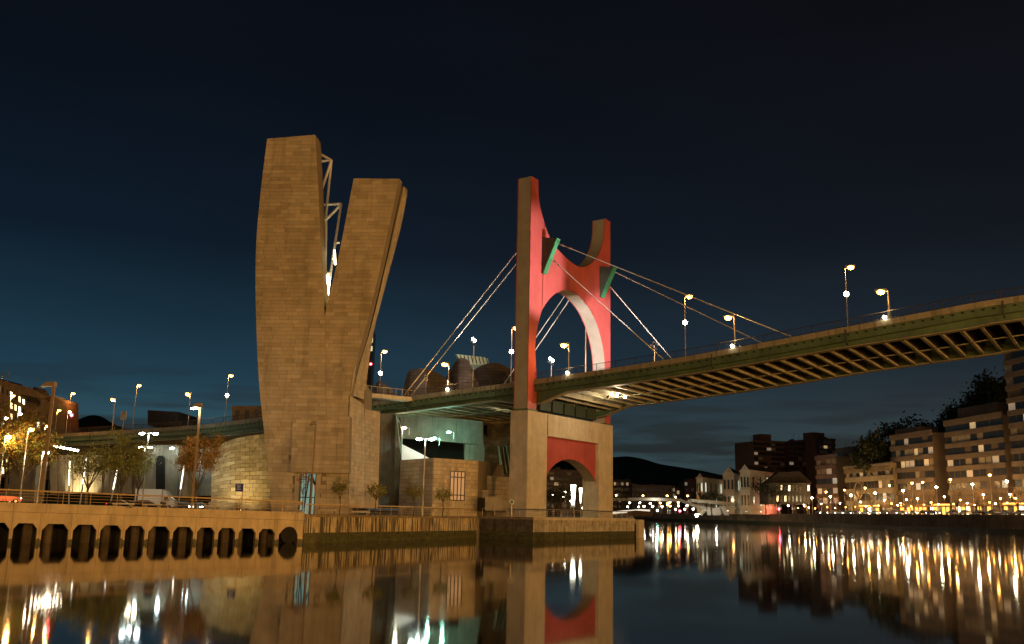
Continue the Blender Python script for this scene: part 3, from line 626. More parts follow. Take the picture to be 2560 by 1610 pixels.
# ================================================================== lamps
def point(name, loc, col, power, r=.3, parent=None):
    l = bpy.data.lights.new(name, 'POINT'); l.energy = power; l.color = col; l.shadow_soft_size = r
    o = bpy.data.objects.new(name, l); COL.objects.link(o); o.parent = parent; o.location = V(loc)-(parent.location if parent else V((0, 0, 0))); return o
def spot(name, loc, aim, col, power, ang, parent=None, blend=.6, r=.25):
    l = bpy.data.lights.new(name, 'SPOT'); l.energy = power; l.color = col; l.shadow_soft_size = r; l.spot_size = math.radians(ang); l.spot_blend = blend
    o = bpy.data.objects.new(name, l); COL.objects.link(o); o.parent = parent; o.location = V(loc)-(parent.location if parent else V((0, 0, 0)))
    o.rotation_euler = (V(aim)-V(loc)).to_track_quat('-Z', 'Y').to_euler(); return o
SOD = (1, .50, .13); WRM = (1, .80, .5); COOL = (.78, 1, .92)
def street_lamp(label, base, h, arm, bulbm, group, power=0, col=SOD, br_=.27, post=.09, pm=steel, low=None, name='street_lamp', armh=.25):
    """post, curved arm, head with a glowing bowl; low = (height, material) of a lower walkway lantern"""
    base = V(base); t = thing(name, label, 'lamp', base, group); arm = V(arm)
    MB().tube([base, base+V((0, 0, h))], [post, post*.6], 7).build('post', pm, t)
    tip = base+arm+V((0, 0, h+armh))
    MB().tube([base+V((0, 0, h-.1)), base+arm*.5+V((0, 0, h+armh*.8)), tip], post*.5, 5).build('arm', pm, t)
    d = arm.normalized() if arm.length else V((1, 0, 0)); hd = MB().box(tip+V((0, 0, .12)), (br_*3.0, br_*1.4, br_*.5), d).build('lamp_head', pm, t)
    MB().ball(tip+d*.05-V((0, 0, br_*.25)), br_, 8, 5, (1.1, 1.1, .75)).build('lamp_bowl', bulbm, hd, smooth=True)
    if power: point('lamp_light', tip-V((0, 0, .55)), col, power, .25, t)
    if low:
        lp = base+d*-.5*0+V((0, 0, low[0])); MB().ball(lp, br_*.85, 8, 5).build('walkway_lantern', low[1], t, smooth=True)
    return t
# assumed street lamps added on the near bank, behind and right of the camera
assumed_lamps = [(72, -6), (112, 7), (150, 23), (190, 44), (232, 70)]
NB = [V(p) for p in [(300, 92, 2.4), (262, 84, 2.4), (200, 42, 2.4), (120, 3, 2.4), (62, -13, 2.4), (-120, -13, 2.4), (-120, -90, 2.4), (300, -90, 2.4)]]
MB().prism([V((p.x, p.y, -1)) for p in NB], (0, 0, 3.4)).build('near_bank_ground', paving, kind='structure')
for i, (x, y) in enumerate(assumed_lamps):
    street_lamp(f'{ORD[i]} assumed sodium street lamp along the near bank to the right of the viewer', (x, y-7, 2.4), 10, (0, 1.6, 0), sodium, 'assumed near bank street lamps', ASSUMEDP*(.65, .75, .95, 1.35, 1.75)[i], SOD)  # added out of frame: assumed source of the warm light on tower and quay
for i, (x, y) in enumerate([(-35, -20), (8, -20)]):
    street_lamp(('leftmost' if i == 0 else 'nearest')+' assumed sodium street lamp on the near bank behind the viewer', (x, y, 2.4), 10, (0, 1.6, 0), sodium, 'assumed near bank street lamps', ASSUMEDP*.35, SOD)  # unseen as well, added so some warm light comes from behind the camera
# ------------------------------------------------------------------ lamps on the bridge
bl = [((172, 924), 27.4, None, 'at the left end of the bridge beside the town'), ((266, 938), 2.3, None, 'nearest the road sign on the left of the bridge'), ((327, 905), 27.4, None, 'behind the road sign on the left of the bridge'),
      ((442, 925), 2.3, None, 'left of the tall stone tower on the near rail'), ((543, 882), 27.4, (524, 930), 'just left of the stone tower on the far rail'), ((904, 825), 27.4, (885, 878), 'just right of the stone tower'),
      ((1046, 855), 2.3, None, 'between the stone tower and the red pylon on the near rail'), ((1212, 770), 27.4, (1195, 827), 'close to the left leg of the red pylon'), ((1326, 810), 2.3, None, 'seen through the arch of the red pylon'),
      ((1620, 696), 27.4, (1611, 758), 'tall and double, right of the red pylon'), ((1712, 745), 2.3, None, 'where the stay cables land right of the pylon'), ((1999, 627), 27.4, (1997, 690), 'highest in the picture, far right of the bridge'), ((2071, 684), 2.3, None, 'nearest the right edge of the picture')]
for i, (px, q, lowp, txt) in enumerate(bl):
    s, z = BQ(*D(*px), q); sg = 1 if q < 10 else -1
    zb_ = ft(s)-.1
    # the mast stands on the rail side, its arm reaches over the road
    lo = None
    if lowp: lo = (BQ(*D(*lowp), q)[1]-zb_, whitel)
    off = -.9 if q < 10 else .9
    p = B(s-.0, q, zb_); post = p-ax*(.9 if i not in (1, 3, 6, 8, 10, 12) else -.9)
    street_lamp(f'orange street lamp {txt}', post, z-zb_-.1, ax*(.9 if i not in (1, 3, 6, 8, 10, 12) else -.9), sodium, 'street lamps on the bridge', 2200, SOD, .5, .13, steel, lo, armh=.1)
# floodlight masts on the bridge
def flood_mast(label, px, q, lit):
    s, z = BQ(*D(*px), q); b = B(s, q, ft(s)-.1); t = thing('floodlight_mast', label, 'lamp', b)
    MB().tube([b, B(s, q, z)], [.16, .1], 7).build('post', steel if lit else railm, t)
    for k, (da, dz_) in enumerate(((-.55, 0), (.55, .1), (0, .55), (.25, -.6))):
        hd = MB().box(B(s+da, q-.1, z+dz_), (.5, .45, .4), ax).build('floodlight', darksteel, t)
        if lit and k in (1, 2): MB().ball(B(s+da, q-.45, z+dz_), .26, 8, 5).build('lens', coolw, hd, smooth=True)
    return t
flood_mast('cool white floodlight mast in front of the titanium museum roof', (1114, 803), 27, True)
flood_mast('dark unlit floodlight mast seen inside the pylon arch', (1377, 752), 27, False)
flood_mast('short white floodlight post near the left leg of the pylon arch', (1296, 850), 27, True)
flood_mast('small dark floodlight post right of the pylon by the rail', (1538, 812), 27, False)
# deck floodlights that light the pylon
def deck_flood(label, px, q, aim, power, ang, col=(1, .84, .80), lit=whitel, dz_=.1):
    s, z = BQ(*D(*px), q); z = ft(s)+dz_; t = thing('deck_floodlight', label, 'lamp', B(s, q, ft(s)-.1), 'floodlights on the bridge deck')
    MB().box(B(s, q, z+.2), (.5, .5, .5), ax).build('housing', darksteel, t); MB().ball(B(s-.1, q-.42, z+.25), .24, 8, 5).build('lens', lit, t, smooth=True)
    spot('flood_beam', B(s-.6, q+.3, z+.95), aim, col, power, ang, t); return t
deck_flood('white floodlight at the rail under the cable landing right of the pylon', (1725, 812), 2.0, B(0, 2.6, 45), FLOODP*.85, 30)
deck_flood('white floodlight at the rail near the right edge of the picture', (2083, 756), 2.0, B(0, 25.5, 37), FLOODP*2.2, 18)
deck_flood('white floodlight at the rail inside the pylon arch', (1338, 870), 2.0, B(0, 26, 36), FLOODP*.30, 60)
deck_flood('white floodlight at the rail left of the red pylon', (1056, 910), 2.0, B(-10, 3, 42), FLOODP*.6, 50)
# lights under the deck
ud = thing('underdeck_floodlights', 'bank of three white floodlights under the bridge deck right of the pier', 'lamp', B(8, 10, 20))
for px in ((1437, 927), (1450, 929.5), (1469, 933)):
    p = PL(*D(*px), B(0, 12, 0), wd); hd = MB().box(p+V((0, .2, .35)), (.4, .4, .3), ax).build('floodlight', darksteel, ud); MB().ball(p, .26, 8, 5).build('lens', whitel, hd, smooth=True)
point('underdeck_light', PL(*D(1453, 932), B(0, 12, 0), wd)-V((0, 0, 1.2)), WRM, 1500, .3, ud)
ud2 = thing('underdeck_lamp', 'single white lamp under the bridge deck left of the pier', 'lamp', PL(*D(1199, 956), B(0, 14, 0), wd))
p = PL(*D(1199, 956), B(0, 14, 0), wd); hd = MB().box(p+V((0, .2, .35)), (.4, .4, .3), ax).build('housing', darksteel, ud2); MB().ball(p, .26, 8, 5).build('lens', whitel, hd, smooth=True)
# signs on the bridge
t = thing('speed_sign', 'small white board sign on a post on the bridge left of the pylon', 'sign', B(-25, 2.2, 24))
s, z = BQ(*D(1002, 888), 2.3); MB().tube([B(s, 2.3, ft(s)-.1), B(s, 2.3, z)], .06, 6).build('post', steel, t); MB().box(B(s, 2.2, z), (.55, .08, 1.0), ax).build('board', whitep, t); MB().box(B(s, 2.14, z+.22), (.36, .04, .36), ax).build('marking', darksteel, t); MB().box(B(s, 2.14, z-.25), (.36, .04, .3), ax).build('marking', darksteel, t)
t = thing('direction_sign', 'pale three panel direction sign on the left of the bridge', 'sign', B(-105, 26, 20))
s, z = BQ(*D(292, 977), 26); MB().tube([B(s, 26, ft(s)-.1), B(s, 26, z)], .1, 6).build('post', steel, t)
for k in (-1, 0, 1): MB().box(B(s, 25.8, z+k*.75), (2.4, .1, .68), ax).build('panel', mat('sign_cream', (.6, .52, .34), .5), t)

# ------------------------------------------------------------------ promenade lamps with flag heads
postb = mat('lamp_post_brown', (.30, .22, .13), .5, .1, var=.12, scale=2, bump=.03)
def flag_lamp(label, px, Y, gz, lit, w=.22, head=1.9):
    top = P(*D(*px), Y); b = V((top.x, top.y, gz)); t = thing('promenade_lamp', label, 'lamp', b, 'square posts with flag heads on the promenade')
    MB().prism([b+V((-w, -w*.6, 0)), b+V((w, -w*.6, 0)), b+V((w, w*.6, 0)), b+V((-w, w*.6, 0))], (0, 0, top.z-gz)).build('post', postb, t)
    h = MB().prism([top+V((w, -.35, -.1)), top+V((w, -.35, .5)), top+V((-head*.55, -.35, .42)), top+V((-head, -.35, -.15)), top+V((-head*.45, -.35, -.02))], (0, .7, 0)).build('lamp_head', postb, t)
    if lit: MB().box(top+V((-head*.65, 0, -.2)), (.8, .5, .12)).build('lamp_glass', coolw, h); point('lamp_light', top+V((-head*.6, -.2, -.6)), (1, .85, .6), 900, .2, t)
    return t
flag_lamp('tall square promenade lamp with an unlit flag head in the left foreground', (127, 908), 106, 4.0, False, .17, 1.5)
flag_lamp('tall square promenade lamp with a lit flag head before the orange tree', (471, 957), 118, 3.7, True, .13, 1.1)
flag_lamp('tall square promenade lamp with an unlit head in front of the stone tower', (742, 998), 122, 3.42, False, .11, .8)
def double_lamp(label, px, Y, gz, m, d=1.0, power=1500, col=COOL):
    top = P(*D(*px), Y); b = V((top.x, top.y, gz)); t = thing('double_lamp', label, 'lamp', b)
    MB().tube([b, top], [.13, .08], 7).build('post', steel, t); MB().tube([top-V((d, 0, 0)), top+V((d, 0, 0))], .05, 5).build('arm', steel, t)
    for k in (-1, 1):
        hd = MB().box(top+V((k*d, 0, .08)), (.8, .35, .14)).build('lamp_head', steel, t); MB().ball(top+V((k*d, 0, -.1)), .3, 8, 5, (1.5, 1, .6)).build('lamp_bowl', m, hd, smooth=True)
    point('lamp_light', top-V((0, .3, .7)), col, power, .3, t); return t
double_lamp('double headed cool white lamp before the block with the tall window', (1000, 1031), 138, 3.42, coolw, .9, 110)
double_lamp('double headed white lamp beside the white truck on the left', (350, 1018), 150, 3.6, coolw, 1.1, 380)
t = double_lamp('lower twin lantern post behind the white truck on the left', (341, 1050), 163, 3.6, whitel, .8, 260, WRM)

# ================================================================== left bank: museum and buildings
def block(parent, name, pts, h, m, z0=GZ-.2): return MB().prism([V((p[0], p[1], z0)) for p in pts], (0, 0, h-z0)).build(name, m, parent)
def panel_grid(parent, fn, nu, nv, mats, name='panel', gap=.02, th=.05, limit=300, j=.04):
    """separate cladding panels over a surface fn(u, v) -> point; staggered rows"""
    k = 0; rest = MB(); n0 = (fn(.5, .5)-fn(.45, .5)).cross(fn(.5, .55)-fn(.5, .5)).normalized()
    if n0.y > 0: n0 = -n0
    for b in range(nv):
        st = .5*(b % 2); us = [0]+[(i+st)/nu for i in range(1 if st == 0 else 0, nu) if i+st > 0]+[1]
        for a0, a1 in zip(us, us[1:]):
            v0, v1 = b/nv, (b+1)/nv; gu = gap*(1/nu); gv = gap*2/nv
            q = [fn(a0+gu, v0+gv), fn(a1-gu, v0+gv), fn(a1-gu, v1-gv), fn(a0+gu, v1-gv)]
            n = (q[1]-q[0]).cross(q[3]-q[0]).normalized()
            if n.dot(n0) < 0: n = -n
            tl = [n*(th+random.uniform(0, j)) for _ in range(4)]; mi = random.randrange(len(mats))
            m_ = (MB() if k < limit else rest).hexa([p for p in q]+[p+t_ for p, t_ in zip(q, tl)], 0 if k < limit else mi)
            if k < limit: m_.build(name, mats[mi], parent)
            k += 1
    if rest.v: rest.build(name+'s', mats, parent, kind='stuff')
# curved titanium wall left of the tower
tm = thing('curved_titanium_wall', 'curved wall of golden lit metal panels left of the stone tower', 'building', P(*D(570, 1190), 156))
tops = smooth([(499, 1060), (515, 1048), (545, 1033), (585, 1025), (612, 1022), (640, 1020)], 4); bots = smooth([(497, 1180), (515, 1181), (545, 1183), (585, 1186), (612, 1188), (650, 1190)], 4)
def tsurf(u, v, o=0):
    i = u*(len(tops)-1); k = min(int(i), len(tops)-2); f = i-k
    a = tuple(lerp(x, y, f) for x, y in zip(tops[k], tops[k+1])); b = tuple(lerp(x, y, f) for x, y in zip(bots[k], bots[k+1]))
    Yt = 160-3*math.sin(u*2.6); Yb = 156-4*math.sin(u*2.6)+o
    return P(*D(*b), Yb).lerp(P(*D(*a), Yt+o), v)
panel_grid(tm, tsurf, 9, 17, titans, 'metal_panel', j=.10)
rows = [[tsurf(u/10, v/6)+V((0, .12, 0)) for u in range(11)] for v in range(7)]; MB().grid(rows).build('shell', dark, tm)
MB().prism([tsurf(0, .01)+V((0, .2, 0)), tsurf(.5, .01)+V((0, .2, 0)), tsurf(1, .01)+V((0, .2, 0)), tsurf(1, .01)+V((0, 9, 0)), tsurf(0, .01)+V((0, 9, 0))], (0, 0, 8)).build('core', dark, tm) if False else None
MB().prism([tsurf(0, 0)+V((-.3, -.5, 0)), tsurf(.5, 0)+V((0, -.5, 0)), tsurf(1, 0)+V((.3, -.5, 0)), tsurf(1, 0)+V((0, 2, 0)), tsurf(0, 0)+V((0, 2, 0))], (0, 0, -3)).build('plinth', concrete, tm)
# uplighter at its foot
def uplight(label, p, aim, col, power, ang=90, m=whitel, group=None):
    t = thing('ground_uplight', label, 'lamp', p, group); p = V(p); MB().box(p+V((0, 0, .12)), (.5, .4, .24)).build('housing', darksteel, t); MB().box(p+V((0, 0, .27)), (.3, .25, .06)).build('lens', m, t)
    spot('uplight_beam', p+V((0, 0, .4)), aim, col, power, ang, t, .8); return t
b0 = tsurf(.72, 0); uplight('warm uplight at the foot of the curved metal wall', (b0.x, b0.y-9, GZ+.02), tsurf(.72, .55), (1, .70, .28), 8500, 70)
b0 = tsurf(.25, 0); uplight('warm uplight at the left foot of the curved metal wall', (b0.x, b0.y-9, GZ+.02), tsurf(.3, .5), (1, .70, .28), 5500, 70)

# block with the tall window below the bridge
bk = thing('gallery_block', 'low stone clad gallery block with one tall barred window under the bridge', 'building', P(*D(1040, 1195), 150))
ka = P(*D(937, 1200), 158); kb = P(*D(1015, 1200), 149); kc = P(*D(1121, 1200), 155); kd = kc+V((4, 12, 0)); ke = ka+V((2, 12, 0))
kz = P(*D(1015, 1076), 149).z
body = block(bk, 'wall_core', [ka, kb, kc, kd, ke], kz, mortar)
def wall_uv(a, b, z0, z1, o): 
    n = (b-a).cross(V((0, 0, 1))).normalized(); n = n if n.y < 0 else -n
    return lambda u, v: V((lerp(a.x, b.x, u), lerp(a.y, b.y, u), lerp(z0, z1, v)))+n*o
panel_grid(bk, wall_uv(ka, kb, GZ, kz, .01), 6, 14, stones, 'stone_tile', j=.02)
def wall_px(x): 
    d = ray(*D(x, 1150)); k = d.x/d.y; t = (kb.x-k*kb.y)/((kb.x-k*kb.y)-(kc.x-k*kc.y)); return t
w0, w1 = wall_px(1058), wall_px(1092); wv0 = (P(*D(1075, 1176), 152).z-GZ)/(kz-GZ); wv1 = (P(*D(1075, 1108), 152).z-GZ)/(kz-GZ)
fn = wall_uv(kb, kc, GZ, kz, .01)
def sub(fn, a, b, c, d): return lambda u, v: fn(lerp(a, b, u), lerp(c, d, v))
for a, b, c, d, nu, nv in ((0, w0, 0, 1, 5, 14), (w1, 1, 0, 1, 3, 14), (w0, w1, 0, wv0, 4, 2), (w0, w1, wv1, 1, 4, 3)): panel_grid(bk, sub(fn, a, b, c, d), nu, nv, stones, 'stone_tile', j=.02)
MB().grid([[fn(w0, wv0), fn(w1, wv0)], [fn(w0, wv1), fn(w1, wv1)]]).build('window', em('window_pale', (.75, .55, .34), .16), bk)
wn_ = bk.children[-1]
for k in range(5):
    u = lerp(w0, w1, k/4); MB().tube([fn(u, wv0)+V((0, -.12, 0)), fn(u, wv1)+V((0, -.12, 0))], .07, 5).build('window_bar', darksteel, wn_)
for k in (0, .18, .8, 1):
    v = lerp(wv0, wv1, k); MB().tube([fn(w0, v)+V((0, -.12, 0)), fn(w1, v)+V((0, -.12, 0))], .07, 5).build('window_bar', darksteel, wn_)
# white wedge roof light and walls behind it
wg = thing('white_wedge_wall', 'bright white sloping wedge wall above the gallery block', 'building', P(*D(975, 1080), 163))
MB().prism([P(*D(x, y), 163) for x, y in [(944, 1090), (945, 1044), (1012, 1078), (1012, 1090)]], (0, 3, 0)).build('wedge', whitep, wg)
spot('wedge_light', P(*D(985, 1030), 158), P(*D(965, 1070), 163), COOL, 1500, 70, wg)
cw = thing('concrete_bridge_frame', 'grey concrete frame wall under the bridge right of the stone tower', 'building', P(*D(960, 1190), 178))
for nm, pts, Y in (('dark_column', [(893, 972), (892, 1195), (937, 1195), (944, 1010), (930, 972)], 170), ('column', [(930, 972), (945, 1090), (936, 1195), (926, 1195)], 168), ('lintel', [(940, 972), (1136, 990), (1136, 1046), (945, 1030)], 178), ('right_column', [(1093, 1044), (1138, 1046), (1138, 1120), (1093, 1112)], 177), ('back_wall', [(900, 990), (1145, 1000), (1145, 1195), (900, 1195)], 186)):
    MB().prism([P(*D(x, y), Y) for x, y in pts], (0, 2.2, 0)).build(nm, frame_c if 'back' not in nm else dark, cw)
def wall_lamp(label, px, Y, col, power, m, aim=(0, .3, -1)):
    p = P(*D(*px), Y); t = thing('wall_lamp', label, 'lamp', p); hd = MB().box(p+V((0, .3, .15)), (.8, .5, .14)).build('lamp_head', steel, t); MB().ball(p, .28, 8, 5, (1.5, 1, .6)).build('lamp_bowl', m, hd, smooth=True); MB().tube([p+V((.3, .3, .15)), p+V((.9, .5, 0)), p+V((.9, .5, -1.2))], .06, 5).build('bracket', steel, t)
    point('lamp_light', p+V((0, -.25, -.55)), col, power, .2, t); return t
wall_lamp('cool white lamp on the concrete frame left of the gallery', (1011, 1064), 175.5, COOL, 10, coolw) if False else None
wall_lamp('white lamp high on the concrete frame beside the stone tower', (950, 1006), 172, (1, .95, .7), 300, whitel)
wall_lamp('green white lamp high on the concrete frame under the bridge', (1055, 1016), 172, (.40, 1, .75), 900, tealw)
wall_lamp('teal white lamp just left of the high green lamp under the bridge', (1021, 1030), 172, (.40, 1, .75), 450, tealw)
# titanium forms right of it, under and above the deck
tt = thing('titanium_gallery_wall', 'dark curved titanium wall between the gallery block and the pier', 'building', P(*D(1150, 1190), 182))
ta = smooth([(1088, 1000), (1120, 992), (1150, 985), (1178, 985), (1215, 980)], 3); tb = smooth([(1092, 1112), (1120, 1114), (1150, 1117), (1185, 1118), (1215, 1118)], 3)
def tsurf2(u, v):
    i = u*(len(ta)-1); k = min(int(i), len(ta)-2); f = i-k
    a = tuple(lerp(x, y, f) for x, y in zip(ta[k], ta[k+1])); b = tuple(lerp(x, y, f) for x, y in zip(tb[k], tb[k+1])); w = math.sin(u*7)*1.6
    return P(*D(*b), 182+w*.6).lerp(P(*D(*a), 188-w), v)
panel_grid(tt, tsurf2, 12, 20, titans, 'metal_panel', j=.06, limit=250)
MB().grid([[tsurf2(u/10, v/6)+V((0, .15, 0)) for u in range(11)] for v in range(7)]).build('shell', dark, tt)
fold = thing('folded_titanium_column', 'glinting vertical titanium folds beside the concrete pier', 'building', P(*D(1185, 1110), 178))
for k in range(4):
    x = 1168+k*9; MB().prism([P(*D(x, 1045), 179), P(*D(x+6, 1050), 177.6), P(*D(x+15, 1112), 177.6), P(*D(x+9, 1114), 179)], (.4, 2, 0)).build('metal_fold', titans[k % 3], fold)
lb = thing('low_stone_block', 'low pale stone block with a small square window beside the pier', 'building', P(*D(1165, 1195), 160))
la, lc = P(*D(1124, 1200), 158), P(*D(1206, 1200), 164); lz = P(*D(1124, 1117), 158).z
block(lb, 'wall_core', [la, lc, lc+V((0, 8, 0)), la+V((0, 8, 0))], lz, mortar)
panel_grid(lb, wall_uv(la, lc, GZ, lz, .01), 6, 9, [stones[0], stones[2]], 'stone_tile', j=.02)
MB().prism([P(*D(x, y), 157.2) for x, y in [(1128, 1153), (1150, 1152), (1147, 1170), (1127, 1171)]], (0, .6, 0)).build('window_surround', concrete_pale, lb); MB().prism([P(*D(x, y), 157.0) for x, y in [(1134, 1155), (1148, 1154), (1146, 1169), (1133, 1169)]], (0, .3, 0)).build('window', glass, lb)
MB().prism([P(*D(x, y), 152) for x, y in [(1140, 1200), (1140, 1168), (1172, 1167), (1200, 1182), (1200, 1200)]], (0, 5, 0)).build('ramp_wall', concrete, lb)
# museum roof forms beyond the deck
mu = thing('titanium_museum_roof', 'dark curved titanium museum roofs rising behind the bridge deck', 'building', P(*D(1080, 900), 238))
def form(pts, Y, dep, nm, m):
    pts = smooth(pts, 4); m_ = MB(); r = []
    for k in range(6):
        t_ = k/5; r.append([P(*D(x, y), Y)+V((0, dep*t_, -3*t_*t_))-V((0, math.sin(i/len(pts)*3.1)*3, 0)) for i, (x, y) in enumerate(pts)])
    base = [V((p.x, p.y-1, 5)) for p in r[0]]; m_.grid([base]+r+[[V((p.x, p.y, 5)) for p in r[-1]]]); return m_.build(nm, m, mu, smooth=True)
form([(950, 905), (962, 876), (985, 870), (1010, 872), (1040, 885), (1065, 905)], 232, 20, 'roof_form', titanr)
form([(1040, 905), (1060, 870), (1075, 850), (1085, 846), (1100, 850), (1115, 880), (1125, 905)], 238, 16, 'roof_form', titanr)
form([(1100, 905), (1115, 872), (1150, 857), (1180, 860), (1200, 872), (1216, 880), (1230, 900)], 244, 20, 'roof_form', titanr)
form([(1180, 905), (1195, 872), (1215, 868), (1240, 872), (1260, 905)], 234, 14, 'roof_form', titanr)
form([(875, 930), (885, 905), (900, 900), (915, 910), (935, 930)], 236, 14, 'roof_form', titanr)
gl = MB().prism([P(*D(x, y), 248) for x, y in [(1071, 833), (1080, 833.5), (1140, 840), (1147, 843), (1145, 856), (1112, 858), (1095, 855), (1088, 850)]], (0, 9, 0)).build('glass_lantern', em('lantern_glow', (.62, .74, .5), .13), mu)
for k in range(9):
    x = 1074+k*8.6; MB().tube([P(*D(x, 834+k*.8), 247.7), P(*D(x+4, 855), 247.7)], .12, 4).build('lantern_mullion', darksteel, gl)
# slim glass tower behind the stone tower
ib = thing('glass_office_tower', 'slim dark office tower with lit floors peeking out behind the stone tower', 'building', P(*D(868, 1000), 430))
Y = 430; xa, xb, zt = P(*D(850, 800), Y).x, P(*D(877.5, 800), Y).x, P(*D(876, 775), Y).z
MB().prism([V((xa, Y, 3)), V((xb, Y, 3)), V((xb-1, Y+14, 3)), V((xa, Y+14, 3))], (0, 0, zt-3)).build('glass_body', glass, ib)
fl = 0; z = 20
while z < zt-3:
    lit = random.random() < .45 and z > 75
    MB().box(((xa+xb)/2, Y-.15, z+1.4), (xb-xa-.4, .2, 2.3)).build('floor_window', em('office_floor', (1, .9, .55), .75) if lit else glass, ib); z += 4.0
MB().ball((xb-.6, Y-.4, P(*D(872, 856), Y).z), .55, 8, 5).build('red_beacon', em('red_beacon', (1, .05, .07), 30), ib)
# footway ramp from the tower to the deck
rp = thing('tower_footway', 'railed concrete footway linking the stone tower to the bridge deck', 'footbridge', P(*D(890, 935), 160))
fa, fb = P(*D(856, 932), 158), P(*D(972, 943), 168); dd = (fb-fa).normalized()
MB().hexa([fa, fb, fb+V((0, 2.6, 0)), fa+V((0, 2.6, 0)), fa+V((0, 0, .7)), fb+V((0, 0, .7)), fb+V((0, 2.6, .7)), fa+V((0, 2.6, .7))]).build('deck', concrete_pale, rp)
MB().tube([fa+V((0, .1, 1.9)), fb+V((0, .1, 1.9))], .05, 5).build('handrail', railm, rp)
for k in range(9): p = fa.lerp(fb, k/8); MB().tube([p+V((0, .1, .7)), p+V((0, .1, 1.9))], .04, 5).build('post', railm, rp)

# underpass on the left: lit back wall, piers, leaning light poles
uw = thing('underpass_wall', 'warm lit pale wall of vertical panels under the left of the bridge', 'wall', P(*D(220, 1170), 205))
for k in range(13):
    x0_ = 118+k*17.5; x1_ = x0_+16.8; Y = 206+(k % 2)*.5
    MB().prism([P(*D(x0_, 1160), Y), P(*D(x1_, 1160), Y), P(*D(x1_, 1070), Y), P(*D(x0_, 1070), Y)], (0, 1, 0)).build('wall_panel', mat('underpass_panel', (.34, .27, .18), .8, var=.2, scale=.4, streak=.3), uw)
for k, x in enumerate((160, 178, 196)):
    p = P(*D(x, 1150), 203); uplight(f'{ORD[k]} bright uplight from the left against the underpass wall', (p.x, p.y, GZ+.1), (p.x, p.y+2.8, 8), (1, .84, .46), 3600, 62, whitel, 'uplights of the underpass wall')
bp_ = thing('left_bridge_pier', 'concrete bridge pier with a tall arched niche behind the parked truck', 'pier', P(*D(370, 1165), 190))
MB().prism([P(*D(x, y), 190) for x, y in [(335, 1046), (420, 1046), (416, 1170), (335, 1170)]], (0, 3, 0)).build('shaft', concrete, bp_)
MB().prism([P(*D(x, y), 189.7) for x, y in [(366, 1150), (366, 1076), (372, 1071), (382, 1071), (387, 1076), (387, 1150)]], (0, .2, 0)).build('niche', dark, bp_)
MB().prism([P(*D(x, y), 186) for x, y in [(420, 1046), (442, 1050), (440, 1170), (428, 1170)]], (0, 3, 0)).build('buttress', concrete_pale, bp_)
bp2 = thing('dark_bridge_pier', 'wide dark concrete pier rising among the trees at far left', 'pier', P(*D(50, 1170), 195))
MB().prism([P(*D(x, y), 175) for x, y in [(22, 1045), (90, 1045), (78, 1180), (22, 1180)]], (0, 4, 0)).build('shaft', concrete, bp2)
gw = thing('green_lit_wall', 'concrete wall lit cool white behind the orange tree', 'wall', P(*D(470, 1160), 196))
MB().prism([P(*D(x, y), 196) for x, y in [(430, 1056), (500, 1052), (500, 1165), (430, 1165)]], (0, 2, 0)).build('panel', frame_c, gw)
p = P(*D(462, 1078), 193.5); point('wall_glow_lamp', p, COOL, 130, .3, gw); MB().ball(p, .5, 8, 5, (1, .6, 1)).build('lamp_globe', coolw, gw, smooth=True)
p = P(*D(402, 1050), 188); wall_lamp('cool white lamp on the arched bridge pier', (404, 1054), 187.5, COOL, 140, coolw); wall_lamp('second cool white lamp left on the arched bridge pier', (352, 1052), 187.5, COOL, 110, coolw)
for k, (a, b) in enumerate([((112, 1075), (100, 1140)), ((165, 1078), (166, 1150)), ((205, 1070), (192, 1145)), ((278, 1096), (262, 1150)), ((434, 1090), (422, 1145)), ((511, 1105), (503, 1165))]):
    pa, pb_ = P(*D(*a), 176), P(*D(*b), 176); pb_ = V((pb_.x, pb_.y, GZ)); t = thing('leaning_light_pole', f'{ORD[k]} slim leaning light pole from the left on the plaza', 'lamp', pb_, 'leaning light poles')
    MB().tube([pb_, pa], .13, 6).build('pole', whitep, t); MB().tube([pb_.lerp(pa, .45)+V((0, -.15, 0)), pb_.lerp(pa, .95)+V((0, -.15, 0))], .1, 6).build('light_tube', em('pole_tube', (1, .93, .72), 3.5), t)
cl_ = thing('ceiling_light_row', 'row of small white ceiling lights under the left end of the bridge', 'lamp', P(*D(150, 1050), 195))
for k in range(9):
    p = P(*D(lerp(118, 182, k/8), lerp(1046.5, 1058.5, k/8)), 196-k*.8); hd = MB().box(p+V((0, 0, .25)), (.6, .3, .2)).build('fitting', darksteel, cl_); MB().ball(p, .24, 6, 4).build('lens', whitel, hd)
point('ceiling_light', P(*D(150, 1060), 194), WRM, 350, .5, cl_)
